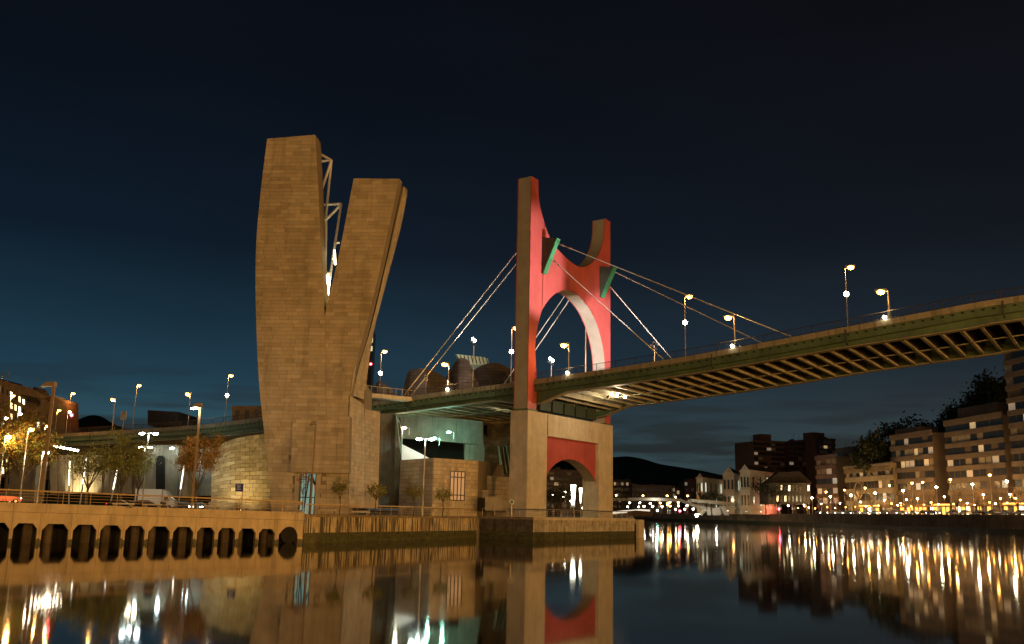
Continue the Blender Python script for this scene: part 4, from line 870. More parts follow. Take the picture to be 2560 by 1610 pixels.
# ================================================================== trees
bark = mat('bark', (.11, .085, .055), .9, var=.3, scale=3, bump=.4)
leafg = [mat('leaf_green', (.20, .23, .05), .6, var=.4, scale=2, bump=0), mat('leaf_olive', (.25, .22, .055), .6, var=.4, scale=2, bump=0)]
leafo = [mat('leaf_orange', (.30, .13, .02), .6, var=.35, scale=2, bump=0), mat('leaf_gold', (.26, .16, .03), .6, var=.35, scale=2, bump=0)]
leafb = [mat('leaf_brown', (.22, .11, .03), .6, var=.35, scale=2, bump=0), mat('leaf_rust', (.27, .12, .03), .6, var=.35, scale=2, bump=0)]
leafd = [mat('leaf_dark', (.035, .05, .02), .7, var=.4, scale=2, bump=0), mat('leaf_dark_b', (.05, .055, .02), .7, var=.4, scale=2, bump=0)]
def tree(name, label, base, h, cr, leaves, n, group=None, trunk=.36, tr=.12, lsize=.22, up=.6, seed=0, ball=False):
    rnd = random.Random(seed); base = V(base); t = thing(name, label, 'tree', base, group); th = h*trunk
    w = MB(); w.tube([base-V((0, 0, .1)), base+V((rnd.uniform(-.1, .1), 0, th*.5)), base+V((0, 0, th))], [tr*1.3, tr, tr*.85], 7); tips = []
    c = base+V((0, 0, h-cr*.95))
    for i in range(9):
        a = 2*math.pi*i/9+rnd.uniform(-.3, .3); L = rnd.uniform(.55, 1)
        e = base+V((math.cos(a)*cr*L*.8, math.sin(a)*cr*L*.8, th+(h-th)*rnd.uniform(.45, .95)*(1 if not ball else .8)))
        s_ = base+V((0, 0, th*rnd.uniform(.8, 1))); mid = s_.lerp(e, .5)+V((0, 0, -.06*h+rnd.uniform(0, .1)*h))
        w.tube([s_, mid, e], [tr*.5, tr*.3, tr*.1], 5); tips += [mid.lerp(e, .4), e, mid.lerp(e, .7)]
        for k in range(3):
            f = e.lerp(mid, rnd.uniform(0, .8)); g_ = f+V((rnd.uniform(-1, 1), rnd.uniform(-1, 1), rnd.uniform(-.2, 1)*up*1.6))*cr*.42; w.tube([f, f.lerp(g_, .5)+V((0, 0, .05*cr)), g_], [tr*.22, tr*.14, tr*.05], 4); tips += [g_, f.lerp(g_, .6)]
    w.build('trunk', bark, t)
    if n:
        m_ = MB()
        for i in range(n):
            if ball:
                d = V((rnd.gauss(0, 1), rnd.gauss(0, 1), rnd.gauss(0, .75))).normalized()*cr*rnd.uniform(.45, 1)**.5*(.86+.18*math.sin(3*i)); p = c+V((d.x, d.y, d.z*.8))
            else:
                p = rnd.choice(tips)+V((rnd.gauss(0, 1), rnd.gauss(0, 1), rnd.gauss(0, .8)))*cr*.17
            a = V((rnd.gauss(0, 1), rnd.gauss(0, 1), rnd.gauss(0, 1))).normalized(); b = a.cross(V((rnd.gauss(0, 1), rnd.gauss(0, 1), rnd.gauss(0, 1)))).normalized(); s_ = lsize*rnd.uniform(.6, 1.3)
            m_.add([p-a*s_, p+b*s_*.5, p+a*s_, p-b*s_*.5], [(0, 1, 2, 3)], rnd.randrange(len(leaves)))
        m_.build('crown', leaves, t)
    return t
def tpx(name, label, bx, ty, Y, gz, cr, leaves, n, **k):
    b = P(bx*DS, 1180*DS, Y); h = P(bx*DS, ty*DS, Y).z-gz; return tree(name, label, (b.x, Y, gz), h, cr, leaves, n, **k)
tpx('leafy_tree', 'large leafy street tree at the far left by the dark pier', 45, 985, 135, 3.9, 4.6, leafg+leafg+leafo, 9000, trunk=.3, tr=.28, seed=1, lsize=.2)
tpx('leafy_tree', 'second leafy tree at the left edge before the town houses', 8, 955, 142, 3.9, 4.6, leafg+leafo, 7500, trunk=.3, tr=.25, seed=2, lsize=.2)
tpx('leafy_tree', 'thin tree with sparse leaves before the underpass wall', 203, 1050, 128, 3.8, 3.4, leafg, 2200, trunk=.33, tr=.16, seed=3, lsize=.15)
tpx('leafy_tree', 'green tree right of the thin tree before the underpass', 283, 1025, 128, 3.8, 3.3, leafg, 4200, trunk=.33, tr=.17, seed=4, lsize=.16)
tpx('leafy_tree', 'small green tree between the truck and the lit underpass', 322, 1062, 150, 3.6, 2.6, leafg, 1100, trunk=.36, tr=.14, seed=14, lsize=.16)
tpx('autumn_tree', 'orange autumn tree left of the curved metal wall', 460, 1030, 126, 3.7, 3.0, leafo, 4600, trunk=.28, tr=.15, seed=5, lsize=.15)
tpx('young_tree', 'young brown leaved tree before the tower doorway', 711, 1110, 118.5, 3.42, 1.15, leafb, 240, trunk=.55, tr=.06, seed=6, lsize=.12)
for i, (x, y, lab) in enumerate([(799, 1126, 'small round crowned tree in front of the stone tower'), (884, 1128, 'small round crowned tree at the right edge of the stone tower'), (973, 1132, 'small round crowned tree left of the double lamp by the gallery'), (1041, 1138, 'small round crowned tree just left of the tall barred window')]):
    tpx('young_tree', lab, x, y, (124, 127, 131, 136)[i], 3.42, (1.3, 1.5, 1.4, 1.4)[i], leafg, 700, trunk=.5, tr=.06, seed=20+i, lsize=.12, ball=i > 0, group='young trees along the quay')

# ================================================================== vehicles
tyre = mat('tyre_rubber', (.02, .02, .02), .8, bump=0); chrome = mat('wheel_alloy', (.4, .4, .4), .35, .8, bump=0)
paints = {'black': mat('car_paint_black', (.015, .015, .018), .25, .3, var=.05, bump=0, spec=.6), 'grey': mat('car_paint_grey', (.10, .10, .11), .25, .4, var=.05, bump=0, spec=.6), 'silver': mat('car_paint_silver', (.35, .35, .36), .25, .5, var=.05, bump=0, spec=.6), 'red': mat('car_paint_red', (.35, .02, .02), .25, .2, var=.05, bump=0, spec=.6), 'white': mat('car_paint_white', (.65, .65, .64), .3, 0, var=.05, bump=0, spec=.6)}
headl = em('headlamp', (1, .95, .8), 40); taill = em('tail_lamp', (1, .03, .03), 14); redsig = em('red_signal', (1, .02, .03), 90)
def car(label, loc, ang, paint, lights=True, group='parked cars', sc=1.0, front=True):
    """x forward; profile extruded with tapered glasshouse"""
    t = thing('parked_car', label, 'car', loc, group); ux = V((math.cos(ang), math.sin(ang), 0)); uy = V((-ux.y, ux.x, 0)); o = V(loc)
    def W_(x, y, z): return o+(ux*x+uy*y)*sc+V((0, 0, z*sc))
    low = [(-2.1, .32), (-2.12, .72), (-1.95, .92), (-1.2, .96), (.85, .95), (1.75, .78), (2.08, .62), (2.1, .32)]
    m_ = MB(); secs = [[W_(x, y, z) for x, z in low] for y in (-.84, .84)]; m_.prism(secs[0], uy*1.68*sc); m_.build('body', paints[paint], t)
    g_ = MB(); b_ = [(-1.75, .95), (.85, .95)]; tp = [(-1.25, 1.42), (.15, 1.42)]
    g_.hexa([W_(-1.8, -.8, .93), W_(.95, -.8, .93), W_(.95, .8, .93), W_(-1.8, .8, .93), W_(-1.25, -.64, 1.4), W_(.1, -.64, 1.4), W_(.1, .64, 1.4), W_(-1.25, .64, 1.4)]); g_.build('glasshouse', glass, t)
    MB().hexa([W_(-1.3, -.65, 1.4), W_(.14, -.65, 1.4), W_(.14, .65, 1.4), W_(-1.3, .65, 1.4), W_(-1.2, -.58, 1.46), W_(.02, -.58, 1.46), W_(.02, .58, 1.46), W_(-1.2, .58, 1.46)]).build('roof', paints[paint], t)
    for x in (-1.3, 1.32):
        for y in (-.82, .82):
            w = MB().tube([W_(x, y-.1, .32), W_(x, y+.1, .32)], .32*sc, 12).build('wheel', tyre, t); MB().tube([W_(x, y-.115, .32), W_(x, y+.115, .32)], .19*sc, 8).build('rim', chrome, w)
    for y in (-.6, .6):
        MB().ball(W_(2.06, y, .62), .13*sc, 6, 4, (1, 1, .7)).build('headlight', headl if lights else whitep, t); MB().box(W_(-2.1, y, .76), (.06, .34*sc, .14*sc), ux).build('tail_light', taill if lights else paints['red'], t)
    return t
def cpx(label, x, Y, ang, paint, lights=True, z=GZ, y=1160, **k):
    p = P(x*DS, y*DS, Y); return car(label, (p.x, p.y, z), ang, paint, lights, **k)
cpx('dark car parked left of the white truck', 288, 152, .1, 'black')
cpx('grey car parked directly right of the white truck', 420, 158, .05, 'grey')
cpx('silver car parked below the orange tree', 446, 160, .05, 'silver')
cpx('black car parked at the left of the curved metal wall', 474, 163, .05, 'black')
cpx('dark car standing before the front of the white truck', 350, 146, .08, 'black', False)
cpx('red tailed car at the left edge of the promenade', 6, 122, .9, 'red', True, 3.95)
# box truck
p = P(*D(368, 1165), 156); tk = thing('box_truck', 'white box truck with a slanted cab parked beside the double lamp', 'truck', (p.x, p.y, GZ)); o = V((p.x, p.y, GZ))
ang = .06; ux = V((math.cos(ang), math.sin(ang), 0)); uy = V((-ux.y, ux.x, 0))
def W_(x, y, z): return o+ux*x+uy*y+V((0, 0, z))
MB().hexa([W_(-3.1, -1.1, .85), W_(1.15, -1.1, .85), W_(1.15, 1.1, .85), W_(-3.1, 1.1, .85), W_(-3.1, -1.1, 3.3), W_(1.15, -1.1, 3.3), W_(1.15, 1.1, 3.3), W_(-3.1, 1.1, 3.3)]).build('cargo_box', paints['white'], tk)
cb = MB().prism([W_(x, -1.0, z) for x, z in [(1.25, .55), (1.25, 3.1), (1.7, 2.95), (2.35, 2.0), (3.15, 1.55), (3.3, 1.0), (3.25, .5)]], uy*2.0).build('cab', paints['white'], tk)
MB().hexa([W_(1.5, -1.02, 1.5), W_(2.45, -1.02, 1.5), W_(2.45, 1.02, 1.5), W_(1.5, 1.02, 1.5), W_(1.5, -1.02, 2.15), W_(2.1, -1.02, 2.15), W_(2.1, 1.02, 2.15), W_(1.5, 1.02, 2.15)]).build('side_window', glass, cb)
MB().hexa([W_(2.38, -.85, 1.99), W_(3.12, -.85, 1.58), W_(3.12, .85, 1.58), W_(2.38, .85, 1.99), W_(2.40, -.85, 2.03), W_(3.14, -.85, 1.62), W_(3.14, .85, 1.62), W_(2.40, .85, 2.03)]).build('windscreen', glass, cb)
MB().box(W_(0, 0, .65), (6, 1.0, .22), ux).build('chassis', darksteel, tk)
MB().box(W_(-1.3, -1.12, 2.2), (1.3, .03, .28), ux).build('faded_lettering', mat('faded_orange', (.55, .30, .14), .6), tk)
for x in (-2.0, 2.35):
    for y in (-.95, .95):
        w = MB().tube([W_(x, y-.14, .42), W_(x, y+.14, .42)], .42, 12).build('wheel', tyre, tk); MB().tube([W_(x, y-.16, .42), W_(x, y+.16, .42)], .22, 8).build('rim', chrome, w)
for y in (-.75, .75): MB().ball(W_(3.27, y, .85), .13, 6, 4).build('headlight', whitep, tk)
# ------------------------------------------------------------------ promenade furniture
p = P(*D(563, 1146), 121); t = thing('info_sign', 'blue information sign board on a post on the promenade', 'sign', (p.x, p.y, 3.45))
MB().box((p.x+.42, p.y, 3.45+1.6), (.14, .1, 3.2)).build('post', railm, t); bd = MB().box((p.x, p.y-.06, p.z), (1.0, .1, .98)).build('board', mat('sign_blue', (.03, .06, .34), .4, bump=0), t)
for k in range(4): MB().box((p.x-.1+(k % 2)*.05, p.y-.118, p.z+.3-.17*k), (.55-.1*(k % 3), .01, .05)).build('lettering', whitep, bd)
MB().box((p.x-.05, p.y+.05, 3.85), (.6, .5, .8)).build('base_box', darksteel, t)
p = P(*D(1203, 1180), 143.5); t = thing('round_sign', 'small pale round sign on a thin post left of the pier', 'sign', (p.x, p.y, 3.45)); MB().tube([(p.x, p.y, 3.4), p], .05, 6).build('post', steel, t); MB().tube([p+V((0, -.06, 0)), p+V((0, .04, 0))], .36, 16).build('disc', whitep, t); MB().tube([p+V((0, -.075, 0)), p+V((0, -.06, 0))], .24, 16).build('inner_disc', mat('sign_green', (.1, .2, .12), .5, bump=0), t)
for i, (x, y, w_) in enumerate([(290, 1184, 2.2), (358, 1186, 2.0), (498, 1189, 1.7), (566, 1192, 1.9), (770, 1199, 2.2), (848, 1203, 2.4)]):
    p = P(x*DS, y*DS, (104, 108, 113, 116, 122, 128)[i]); lab = ['before the thin tree', 'before the parked truck', 'left of the blue sign', 'beside the blue sign post', 'before the tower doorway', 'before the base of the tower'][i]
    t = thing('stone_bench', f'low white stone bench {lab}', 'bench', (p.x, p.y, p.z-.4), 'white benches on the promenade'); MB().box(p, (w_, .6, .14)).build('seat', whitep, t)
    for k in (-1, 1): MB().box(p+V((k*w_*.38, 0, -.25)), (.25, .5, .38)).build('leg', concrete, t)
for i, (x, lab) in enumerate([(312, 'left of the white truck'), (384, 'right of the truck cab')]):
    p = P(x*DS, 1178*DS, 112); t = thing('litter_bin', f'dark litter bin on the promenade {lab}', 'bin', (p.x, p.y, 3.6)); MB().tube([(p.x, p.y, 3.55), (p.x, p.y, 4.5)], [.28, .34], 10).build('drum', darksteel, t); MB().tube([(p.x, p.y, 4.5), (p.x, p.y, 4.6)], [.37, .3], 10).build('rim', steel, t)
for i, (a, b, Y) in enumerate([((80, 1172), (270, 1179), 126), ((268, 1180), (420, 1184), 132)]):
    pa, pb_ = P(*D(*a), Y), P(*D(*b), Y); MB().add([(pa.x, Y-9, 4.0-i*.25), (pb_.x, Y-8, 3.75-i*.25), (pb_.x, Y+14, 3.75-i*.25), (pa.x, Y+14, 4.0-i*.25)], [(0, 1, 2, 3)]).build('lawn', grassm, kind='stuff', label=['grass strip behind the arcade parapet at left', 'grass strip in front of the parked truck'][i], cat='grass')
rd = [P(*D(-40, 1160), 150), P(*D(500, 1170), 150), P(*D(500, 1170), 172), P(*D(-40, 1160), 172)]; MB().add([(p.x, p.y, GZ+.01) for p in rd], [(0, 1, 2, 3)]).build('plaza_road', asphalt, kind='structure')

# ================================================================== town at the left edge
winw = em('town_window', (1, .78, .42), 2.6); winb = em('town_window_bright', (1, .86, .55), 5.5); wind = glass
brick_ = mat('town_brick', (.20, .085, .045), .85, var=.25, scale=.8); brownst = mat('town_stone', (.22, .16, .10), .85, var=.25, scale=.6); rooft = mat('dark_roof', (.05, .035, .03), .8, var=.3)
def house(name, label, pts, Y, dep, m, rows, cols, lit, roof=None, seed=0, wm=(None,), inset=.12):
    """pts: four photo corners (tl, tr, br, bl) of the front, at depth Y (may be a pair left, right)"""
    rnd = random.Random(seed); Ya, Yb = Y if isinstance(Y, tuple) else (Y, Y)
    tl, tr_, brc, bl_ = [P(x*DS, y*DS, yy) for (x, y), yy in zip(pts, (Ya, Yb, Yb, Ya))]
    t = thing(name, label, 'building', (bl_+brc)/2); back = V((0, dep, 0))
    MB().hexa([bl_, brc, brc+back, bl_+back, tl, tr_, tr_+back, tl+back]).build('wall', m, t)
    n = (brc-bl_).cross(V((0, 0, 1))).normalized(); n = n if n.y < 0 else -n
    f = lambda u, v: (bl_.lerp(brc, u)).lerp(tl.lerp(tr_, u), v)+n*.06
    for r in range(rows):
        for c in range(cols):
            u0 = (c+.28)/cols; u1 = (c+.72)/cols; v0 = (r+.25)/rows; v1 = (r+.78)/rows
            k = rnd.random(); wmat = (winb if k < lit*.4 else winw) if k < lit else glass
            q = [f(u0, v0), f(u1, v0), f(u1, v1), f(u0, v1)]; MB().hexa([p-n*.2 for p in q]+q).build('window', wmat, t)
    if roof:
        ap = [P(x*DS, y*DS, (Ya+Yb)/2+dep*.3) for x, y in roof]; MB().prism(ap, (0, dep*.5, 0)).build('roof', rooft, t)
    return t
house('town_house', 'tall lit town house with rows of bright windows at the left edge', [(-30, 885), (60, 935), (60, 1120), (-30, 1120)], (232, 250), 22, brownst, 8, 9, .8, [(-30, 887), (0, 890), (62, 936), (62, 942), (-30, 900)], 3)
house('turret_house', 'dark turret house with a pointed roof behind the left lamp', [(60, 935), (96, 938), (96, 1110), (60, 1110)], 255, 14, brownst, 7, 3, .25, [(58, 936), (80, 909), (97, 938)], 4)
house('brick_house', 'red brick house with a pale cornice behind the left lamp post', [(92, 935), (124, 933), (124, 1060), (92, 1060)], 262, 16, brick_, 4, 2, .2, [(90, 934), (126, 930), (126, 935), (90, 938)], 5)
house('flat_roof_house', 'dark flat roofed building above the left of the bridge', [(347, 964), (420, 968), (420, 1000), (347, 1000)], 330, 20, mat('dark_clad', (.07, .06, .055), .8), 1, 5, 0, None, 6)
house('low_stone_house', 'brown stone building above the bridge just left of the tower', [(545, 954), (640, 954), (640, 1000), (545, 1000)], 260, 20, brownst, 1, 4, 0, None, 7)
TLP = [(26, 932, 200, 1, 1900), (42, 975, 190, 0, 0), (66, 1012, 128, 1, 1100), (8, 985, 180, 0, 0), (12, 1030, 130, 0, 1100), (106, 1003, 215, 1, 1500), (100, 1067, 127, 0, 800), (135, 966, 235, 1, 1200), (160, 970, 238, 0, 0)]
for i, (x, y, Yl, sod, pw) in enumerate(sorted(TLP, key=lambda k: k[1])):
    p = P(x*DS, y*DS, Yl); street_lamp(f'{ORD[i]} highest of the street lamps among the trees and houses at left', (p.x, p.y, GZ), p.z-GZ, (.4, 0, 0), sodium if sod else whitel, 'street lamps in the town', pw, WRM if y == 1067 else SOD, .34, .1)
t = thing('red_traffic_light', 'red traffic light at the left end of the bridge', 'traffic light', P(*D(178, 1010), 225)); p = P(*D(178, 1041 - 0), 225) if False else P(*D(178.5, 1041.5), 225); p = P(*D(179, 1041), 225)
p = P(179*1.0, 1041, 225); MB().box(p+V((0, .2, 0)), (.5, .4, 1.5)).build('housing', darksteel, t); MB().ball(p+V((0, -.1, .3)), .36, 8, 5).build('red_lens', redsig, t, smooth=True); MB().tube([p-V((0, 0, 4)), p], .09, 6).build('post', darksteel, t)
t = thing('roof_antenna', 'thin twin mast antenna on the roof at the top left', 'antenna', P(*D(8, 890), 240))
for x in (4, 18): MB().tube([P(*D(x, 898), 240), P(*D(x+3, 873), 240)], .12, 5).build('mast', steel, t)
MB().tube([P(*D(7, 887), 240), P(*D(19, 887), 240)], .08, 5).build('crossbar', steel, t)
# ================================================================== right bank
whites = em('far_white_lamp', (1, .93, .60), 130); sods = em('far_sodium_lamp', (1, .42, .075), 50); tiny = em('far_small_lamp', (1, .9, .66), 45); redfar = em('far_red_lamp', (1, .02, .04), 260); greenfar = em('far_green_lamp', (.25, 1, .7), 260); tinyo = em('far_small_sodium', (1, .43, .08), 30)
def proto_lamp(bulb, head):
    """a local street lamp of unit height 1 -> scaled through its post; returns builder"""
    return bulb
def far_lamp(label, x, y, dist, bulb, r, group, gz=None, Y=None, arm=.0, name='street_lamp', post=.12):
    if Y is None:
        b = rb_pick(x, dist, y); z0 = rbz(b.y)
    else:
        b = P(x, y, Y); z0 = gz if gz is not None else rbz(Y)
    top = P(x, y, b.y); base = V((top.x, top.y, z0)); t = thing(name, label, 'lamp', base, group)
    MB().tube([base, V((top.x, top.y, top.z))], [post, post*.6], 5).build('post', steel, t)
    hd = MB().box(top+V((0, 0, r*.75)), (r*2.4, r*1.2, r*.3)).build('lamp_head', steel, t)
    MB().ball(top, r, 8, 5, (1, 1, .85)).build('lamp_bowl', bulb, hd, smooth=True)
    return t
W1 = [(1780, 1261), (1803, 1260), (1827.6, 1258.7), (1853, 1256), (1882.5, 1254.5), (1913.6, 1252), (1949.5, 1250), (1988.6, 1248), (2030, 1244.6), (2075.7, 1241.6), (2127, 1238), (2187.5, 1232.5), (2257.5, 1226), (2341, 1218), (2431, 1211), (2517, 1203.6), (2612, 1193)]
for i, (x, y) in enumerate(reversed(W1)): far_lamp(f'{ORD[i]} white promenade lamp from the right along the far quay', x, y, 4, whites, .58, 'white lamps along the far quay')
S1_ = [(1821, 1248.6), (1837, 1250), (1857, 1247.7), (1900, 1244), (1910, 1243), (1945, 1239.7), (1980, 1237.6), (2021.6, 1233), (2065, 1230), (2111, 1225), (2163, 1220), (2224, 1214), (2280, 1208), (2306.6, 1205.7), (2376, 1199), (2474.6, 1187.7)]
for i, (x, y) in enumerate(reversed(S1_)): far_lamp(f'{ORD[i]} orange road lamp from the right on the far street', x, y, 17, sods, .58, 'orange lamps on the far street')
T1 = [(2010, 1262, 0), (2053, 1259.7, 0), (2100, 1258, 0), (2151.6, 1255, 0), (2211, 1250.6, 0), (2229, 1259, 1), (2252, 1258, 1), (2265.6, 1249, 0), (2294, 1246.7, 0), (2328, 1256, 1), (2361, 1242, 0), (2400.8, 1250, 1), (2458.5, 1237, 0), (2501, 1246, 1), (2525, 1236, 0), (2539, 1245.5, 1)]
for i, (x, y, o) in enumerate(reversed(T1)): far_lamp(f'{ORD[i]} low footpath lamp from the right in front of the far shops', x, y, 12, tinyo if o else tiny, .42, 'low footpath lamps on the far street', post=.07)
# point lights that stand for what those lamps throw on the street (inside the lamps)
for i, (x, y) in enumerate(W1[6::2]+S1_[8::2]):
    b = rb_pick(x, 4 if i < 6 else 17, y); top = P(x, y, b.y); o = [k for k in bpy.data.objects if k.get('group') in ('white lamps along the far quay', 'orange lamps on the far street') and abs(k.location.x-top.x) < .5][0]
    point('lamp_light', top-V((0, 0, 1.2)), (1, .8, .45) if i < 6 else SOD, 1700, .3, o)
for i, (x, y, o_) in enumerate(T1[::2]):
    b = rb_pick(x, 12, y); top = P(x, y, b.y); o = [k for k in bpy.data.objects if k.get('group') == 'low footpath lamps on the far street' and abs(k.location.x-top.x) < .5][0]
    point('lamp_light', top-V((0, 0, 1.2)), (1, .5, .14), 5600, .3, o)
# lamps round the footbridge
rnd = random.Random(5)
FL = [(1574, 1257, 0), (1569, 1267, 0), (1599.6, 1256.7, 0), (1597, 1267, 0), (1610, 1266, 0), (1625.7, 1258.5, 0), (1632, 1266, 0), (1650.6, 1257.5, 1), (1655, 1266, 0), (1669.7, 1257.5, 1), (1675, 1256, 1), (1675.4, 1265, 1), (1695.7, 1256.5, 1), (1696.4, 1264.5, 0), (1717.6, 1263.8, 0), (1669, 1262, 1), (1733, 1272.5, 0), (1712, 1273, 0), (1689, 1273, 0), (1643, 1276, 3), (1700, 1277.6, 2), (1607.5, 1239, 1), (1668, 1239.5, 1), (1689, 1242.6, 1), (1719, 1239.7, 1), (1540, 1238.3, 1), (1831, 1250, 1), (1867, 1269.5, 0), (1891, 1268, 0), (1901, 1268, 0), (1935, 1265.4, 0), (1970.6, 1264, 0)]
names = {0: 'white', 1: 'orange', 2: 'red', 3: 'green'}; cnt = {}
for x, y, c in sorted(FL):
    cnt[c] = cnt.get(c, -1)+1; n = cnt[c]; far_lamp(f'{ORD[n]} {names[c]} lamp from the left among the distant footbridge lights', x, y, 0, (tiny, sods, redfar, greenfar)[c], .62, 'lamps by the footbridge', 5.0, Y=640+rnd.uniform(-25, 45), post=.08)
for x, y, r in ((1742, 1288, 1.2),): far_lamp('brightest white floodlight at the foot of the white footbridge pier', x, y, 0, whites, 1.0, None, 4.2, Y=560)
for i, (x, y) in enumerate([(1830.6, 1275.5), (1946, 1272.5)]): far_lamp(['left', 'right'][i]+' red traffic light glowing on the far street', x, y, 5, redfar, .8, 'red traffic lights', name='traffic_light')
X1 = [(1995, 1270, 1), (2022, 1269, 0), (2038, 1271, 1), (2068, 1268, 1), (2088, 1270, 0), (2114, 1268, 1), (2138, 1267, 1), (2165, 1266, 0), (2178, 1268, 1), (2196, 1264, 1), (2244, 1263, 0), (2278, 1266, 1), (2310, 1262, 1), (2345, 1260, 0), (2384, 1260, 1), (2418, 1258, 0), (2436, 1262, 1), (2474, 1256, 1), (2488, 1259, 0), (2518, 1257, 1)]
for i, (x, y, o) in enumerate(reversed(X1)): far_lamp(f'{ORD[i]} knee high terrace light from the right below the far shops', x, y, 19, tinyo if o else tiny, .36, 'terrace lights below the far shops', post=.06)
# cars along the quay road with their lamps on
for i, x in enumerate([1832, 1842, 1851, 1862, 1874, 1885, 1897, 1908, 2048, 2066, 2085, 2104, 2124, 2146, 2168, 2190, 2214, 2238, 2262, 2288, 2312, 2336, 2380, 2412, 2446, 2480, 2515, 2550]):
    b = rb_pick(x, 6.5); i0 = min(range(len(RB)-1), key=lambda k: (RB[k]-b).length); d = (RB[i0]-RB[i0+1]).normalized()
    ang = math.atan2(d.y, d.x) if i < 22 and i not in (0, 1, 2) else math.atan2(-d.y, -d.x)
    car(f'{ORD[i]} car from the left on the far quay road' if i < 20 else f'{ORD[27-i]} car from the right on the far quay road', (b.x, b.y, rbz(b.y)+.02), ang, ('black', 'grey', 'silver', 'white')[i % 4], i < 22, 'cars on the far quay road', 1.5)
# ------------------------------------------------------------------ apartment blocks
apt = mat('apartment_render', (.21, .155, .105), .85, var=.2, scale=.12); band = mat('apartment_band', (.26, .195, .135), .85, var=.16, scale=.15); apt_d = mat('apartment_dark', (.17, .12, .085), .85, var=.2, scale=.12)
wlit = [em('flat_window_pale', (.95, .78, .55), .16), em('flat_window_warm', (1, .72, .36), .34), em('flat_window_cool', (.85, .9, .8), .22)]
curt = mat('drawn_blind', (.45, .38, .28), .8, bump=0)
def apartment(name, label, xl, xr, dist, ytl, floors, cols, lit, base_y=1280, dep=26, seed=0, floor0=1, Y=None, wallm=apt, bandm=band, pent=None, z0=None):
    rnd = random.Random(seed)
    if Y is None: a = rb_pick(xl, dist); b = rb_pick(xr, dist)
    else: a = P(xl, 1280, Y[0]); b = P(xr, 1280, Y[1])
    g0 = z0 if z0 is not None else rbz(a.y); zt = P(xl, ytl, a.y).z; a = V((a.x, a.y, g0)); b = V((b.x, b.y, g0)); n = (b-a).cross(V((0, 0, 1))).normalized(); n = -n if n.y > 0 else n
    if n.x > 0 and Y is None: n = -n
    t = thing(name, label, 'building', (a+b)/2); H = zt-g0; fh = H/floors; back = -n*dep
    MB().hexa([a, b, b+back, a+back]+[p+V((0, 0, H)) for p in (a, b, b+back, a+back)]).build('wall', wallm, t)
    L = (b-a).length
    for f in range(floor0, floors+1):
        z = f*fh; h = fh*.42 if f < floors else fh*.5
        MB().hexa([p+V((0, 0, z-h*.5)) for p in (a+n*.9, b+n*.9, b-n*.02, a-n*.02)]+[p+V((0, 0, z+h*.5)) for p in (a+n*.9, b+n*.9, b-n*.02, a-n*.02)]).build('balcony_band', bandm, t)
    for f in range(floor0, floors):
        c = 0.
        for k in range(cols):
            if rnd.random() < .10: continue
            w = rnd.uniform(.72, .99); u0 = (k+.5-w/2)/cols; u1 = (k+.5+w/2)/cols; z0_ = f*fh+fh*.22; z1_ = (f+1)*fh-fh*.22
            q = [a.lerp(b, u0)+V((0, 0, z0_)), a.lerp(b, u1)+V((0, 0, z0_)), a.lerp(b, u1)+V((0, 0, z1_)), a.lerp(b, u0)+V((0, 0, z1_))]
            r = rnd.random(); wm = rnd.choices(wlit, (4, 2, 1))[0] if r < lit else (curt if r < lit+.18 else glass)
            MB().hexa([p+n*.03 for p in q]+[p+n*.12 for p in q]).build('window', wm, t)
    if pent:
        u0, u1, ph = pent; pa, pb_ = a.lerp(b, u0)-n*3, a.lerp(b, u1)-n*3; MB().hexa([p+V((0, 0, H)) for p in (pa, pb_, pb_-n*12, pa-n*12)]+[p+V((0, 0, H+ph)) for p in (pa, pb_, pb_-n*12, pa-n*12)]).build('penthouse', wallm, t)
    for k in range(5):
        p = a.lerp(b, rnd.uniform(.05, .95))-n*rnd.uniform(2, 10)+V((0, 0, H)); hh_ = rnd.uniform(3, 7)*(dep/26)
        if k < 2: MB().box(p+V((0, 0, 1.2)), (rnd.uniform(2, 4), 2.5, 2.4), (b-a).normalized()).build('roof_unit', wallm, t)
        else:
            MB().tube([p, p+V((0, 0, hh_))], .12, 4).build('roof_antenna', darksteel, t); MB().box(p+V((0, 0, hh_*.9)), (1.8, .12, .12), (b-a).normalized()).build('antenna_bar', darksteel, t)
    return t, a, b, n, H, fh
apartment('apartment_block', 'banded apartment block with lit corner windows right of the ornate building', 2238, 2344, 30, 1096, 7, 9, .20, seed=11, pent=(.0, .55, 5), floor0=2)
apartment('apartment_block', 'tall banded apartment block beside the tower at the right edge', 2378, 2528, 30, 1060, 8, 9, .12, seed=12, pent=(.15, .8, 7), floor0=2)
apartment('apartment_tower', 'tall pale gridded apartment tower cut by the right edge of the picture', 2544, 2720, 26, 850, 14, 9, .15, seed=13, floor0=2)
apartment('apartment_block', 'narrow banded apartment block left of the ornate building', 2046, 2098, 36, 1146, 6, 4, .38, seed=14)
apartment('brown_block', 'plain brown block with a dark top behind the narrow apartments', 2100, 2236, 60, 1128, 6, 6, .03, seed=15, wallm=apt_d, bandm=apt_d)
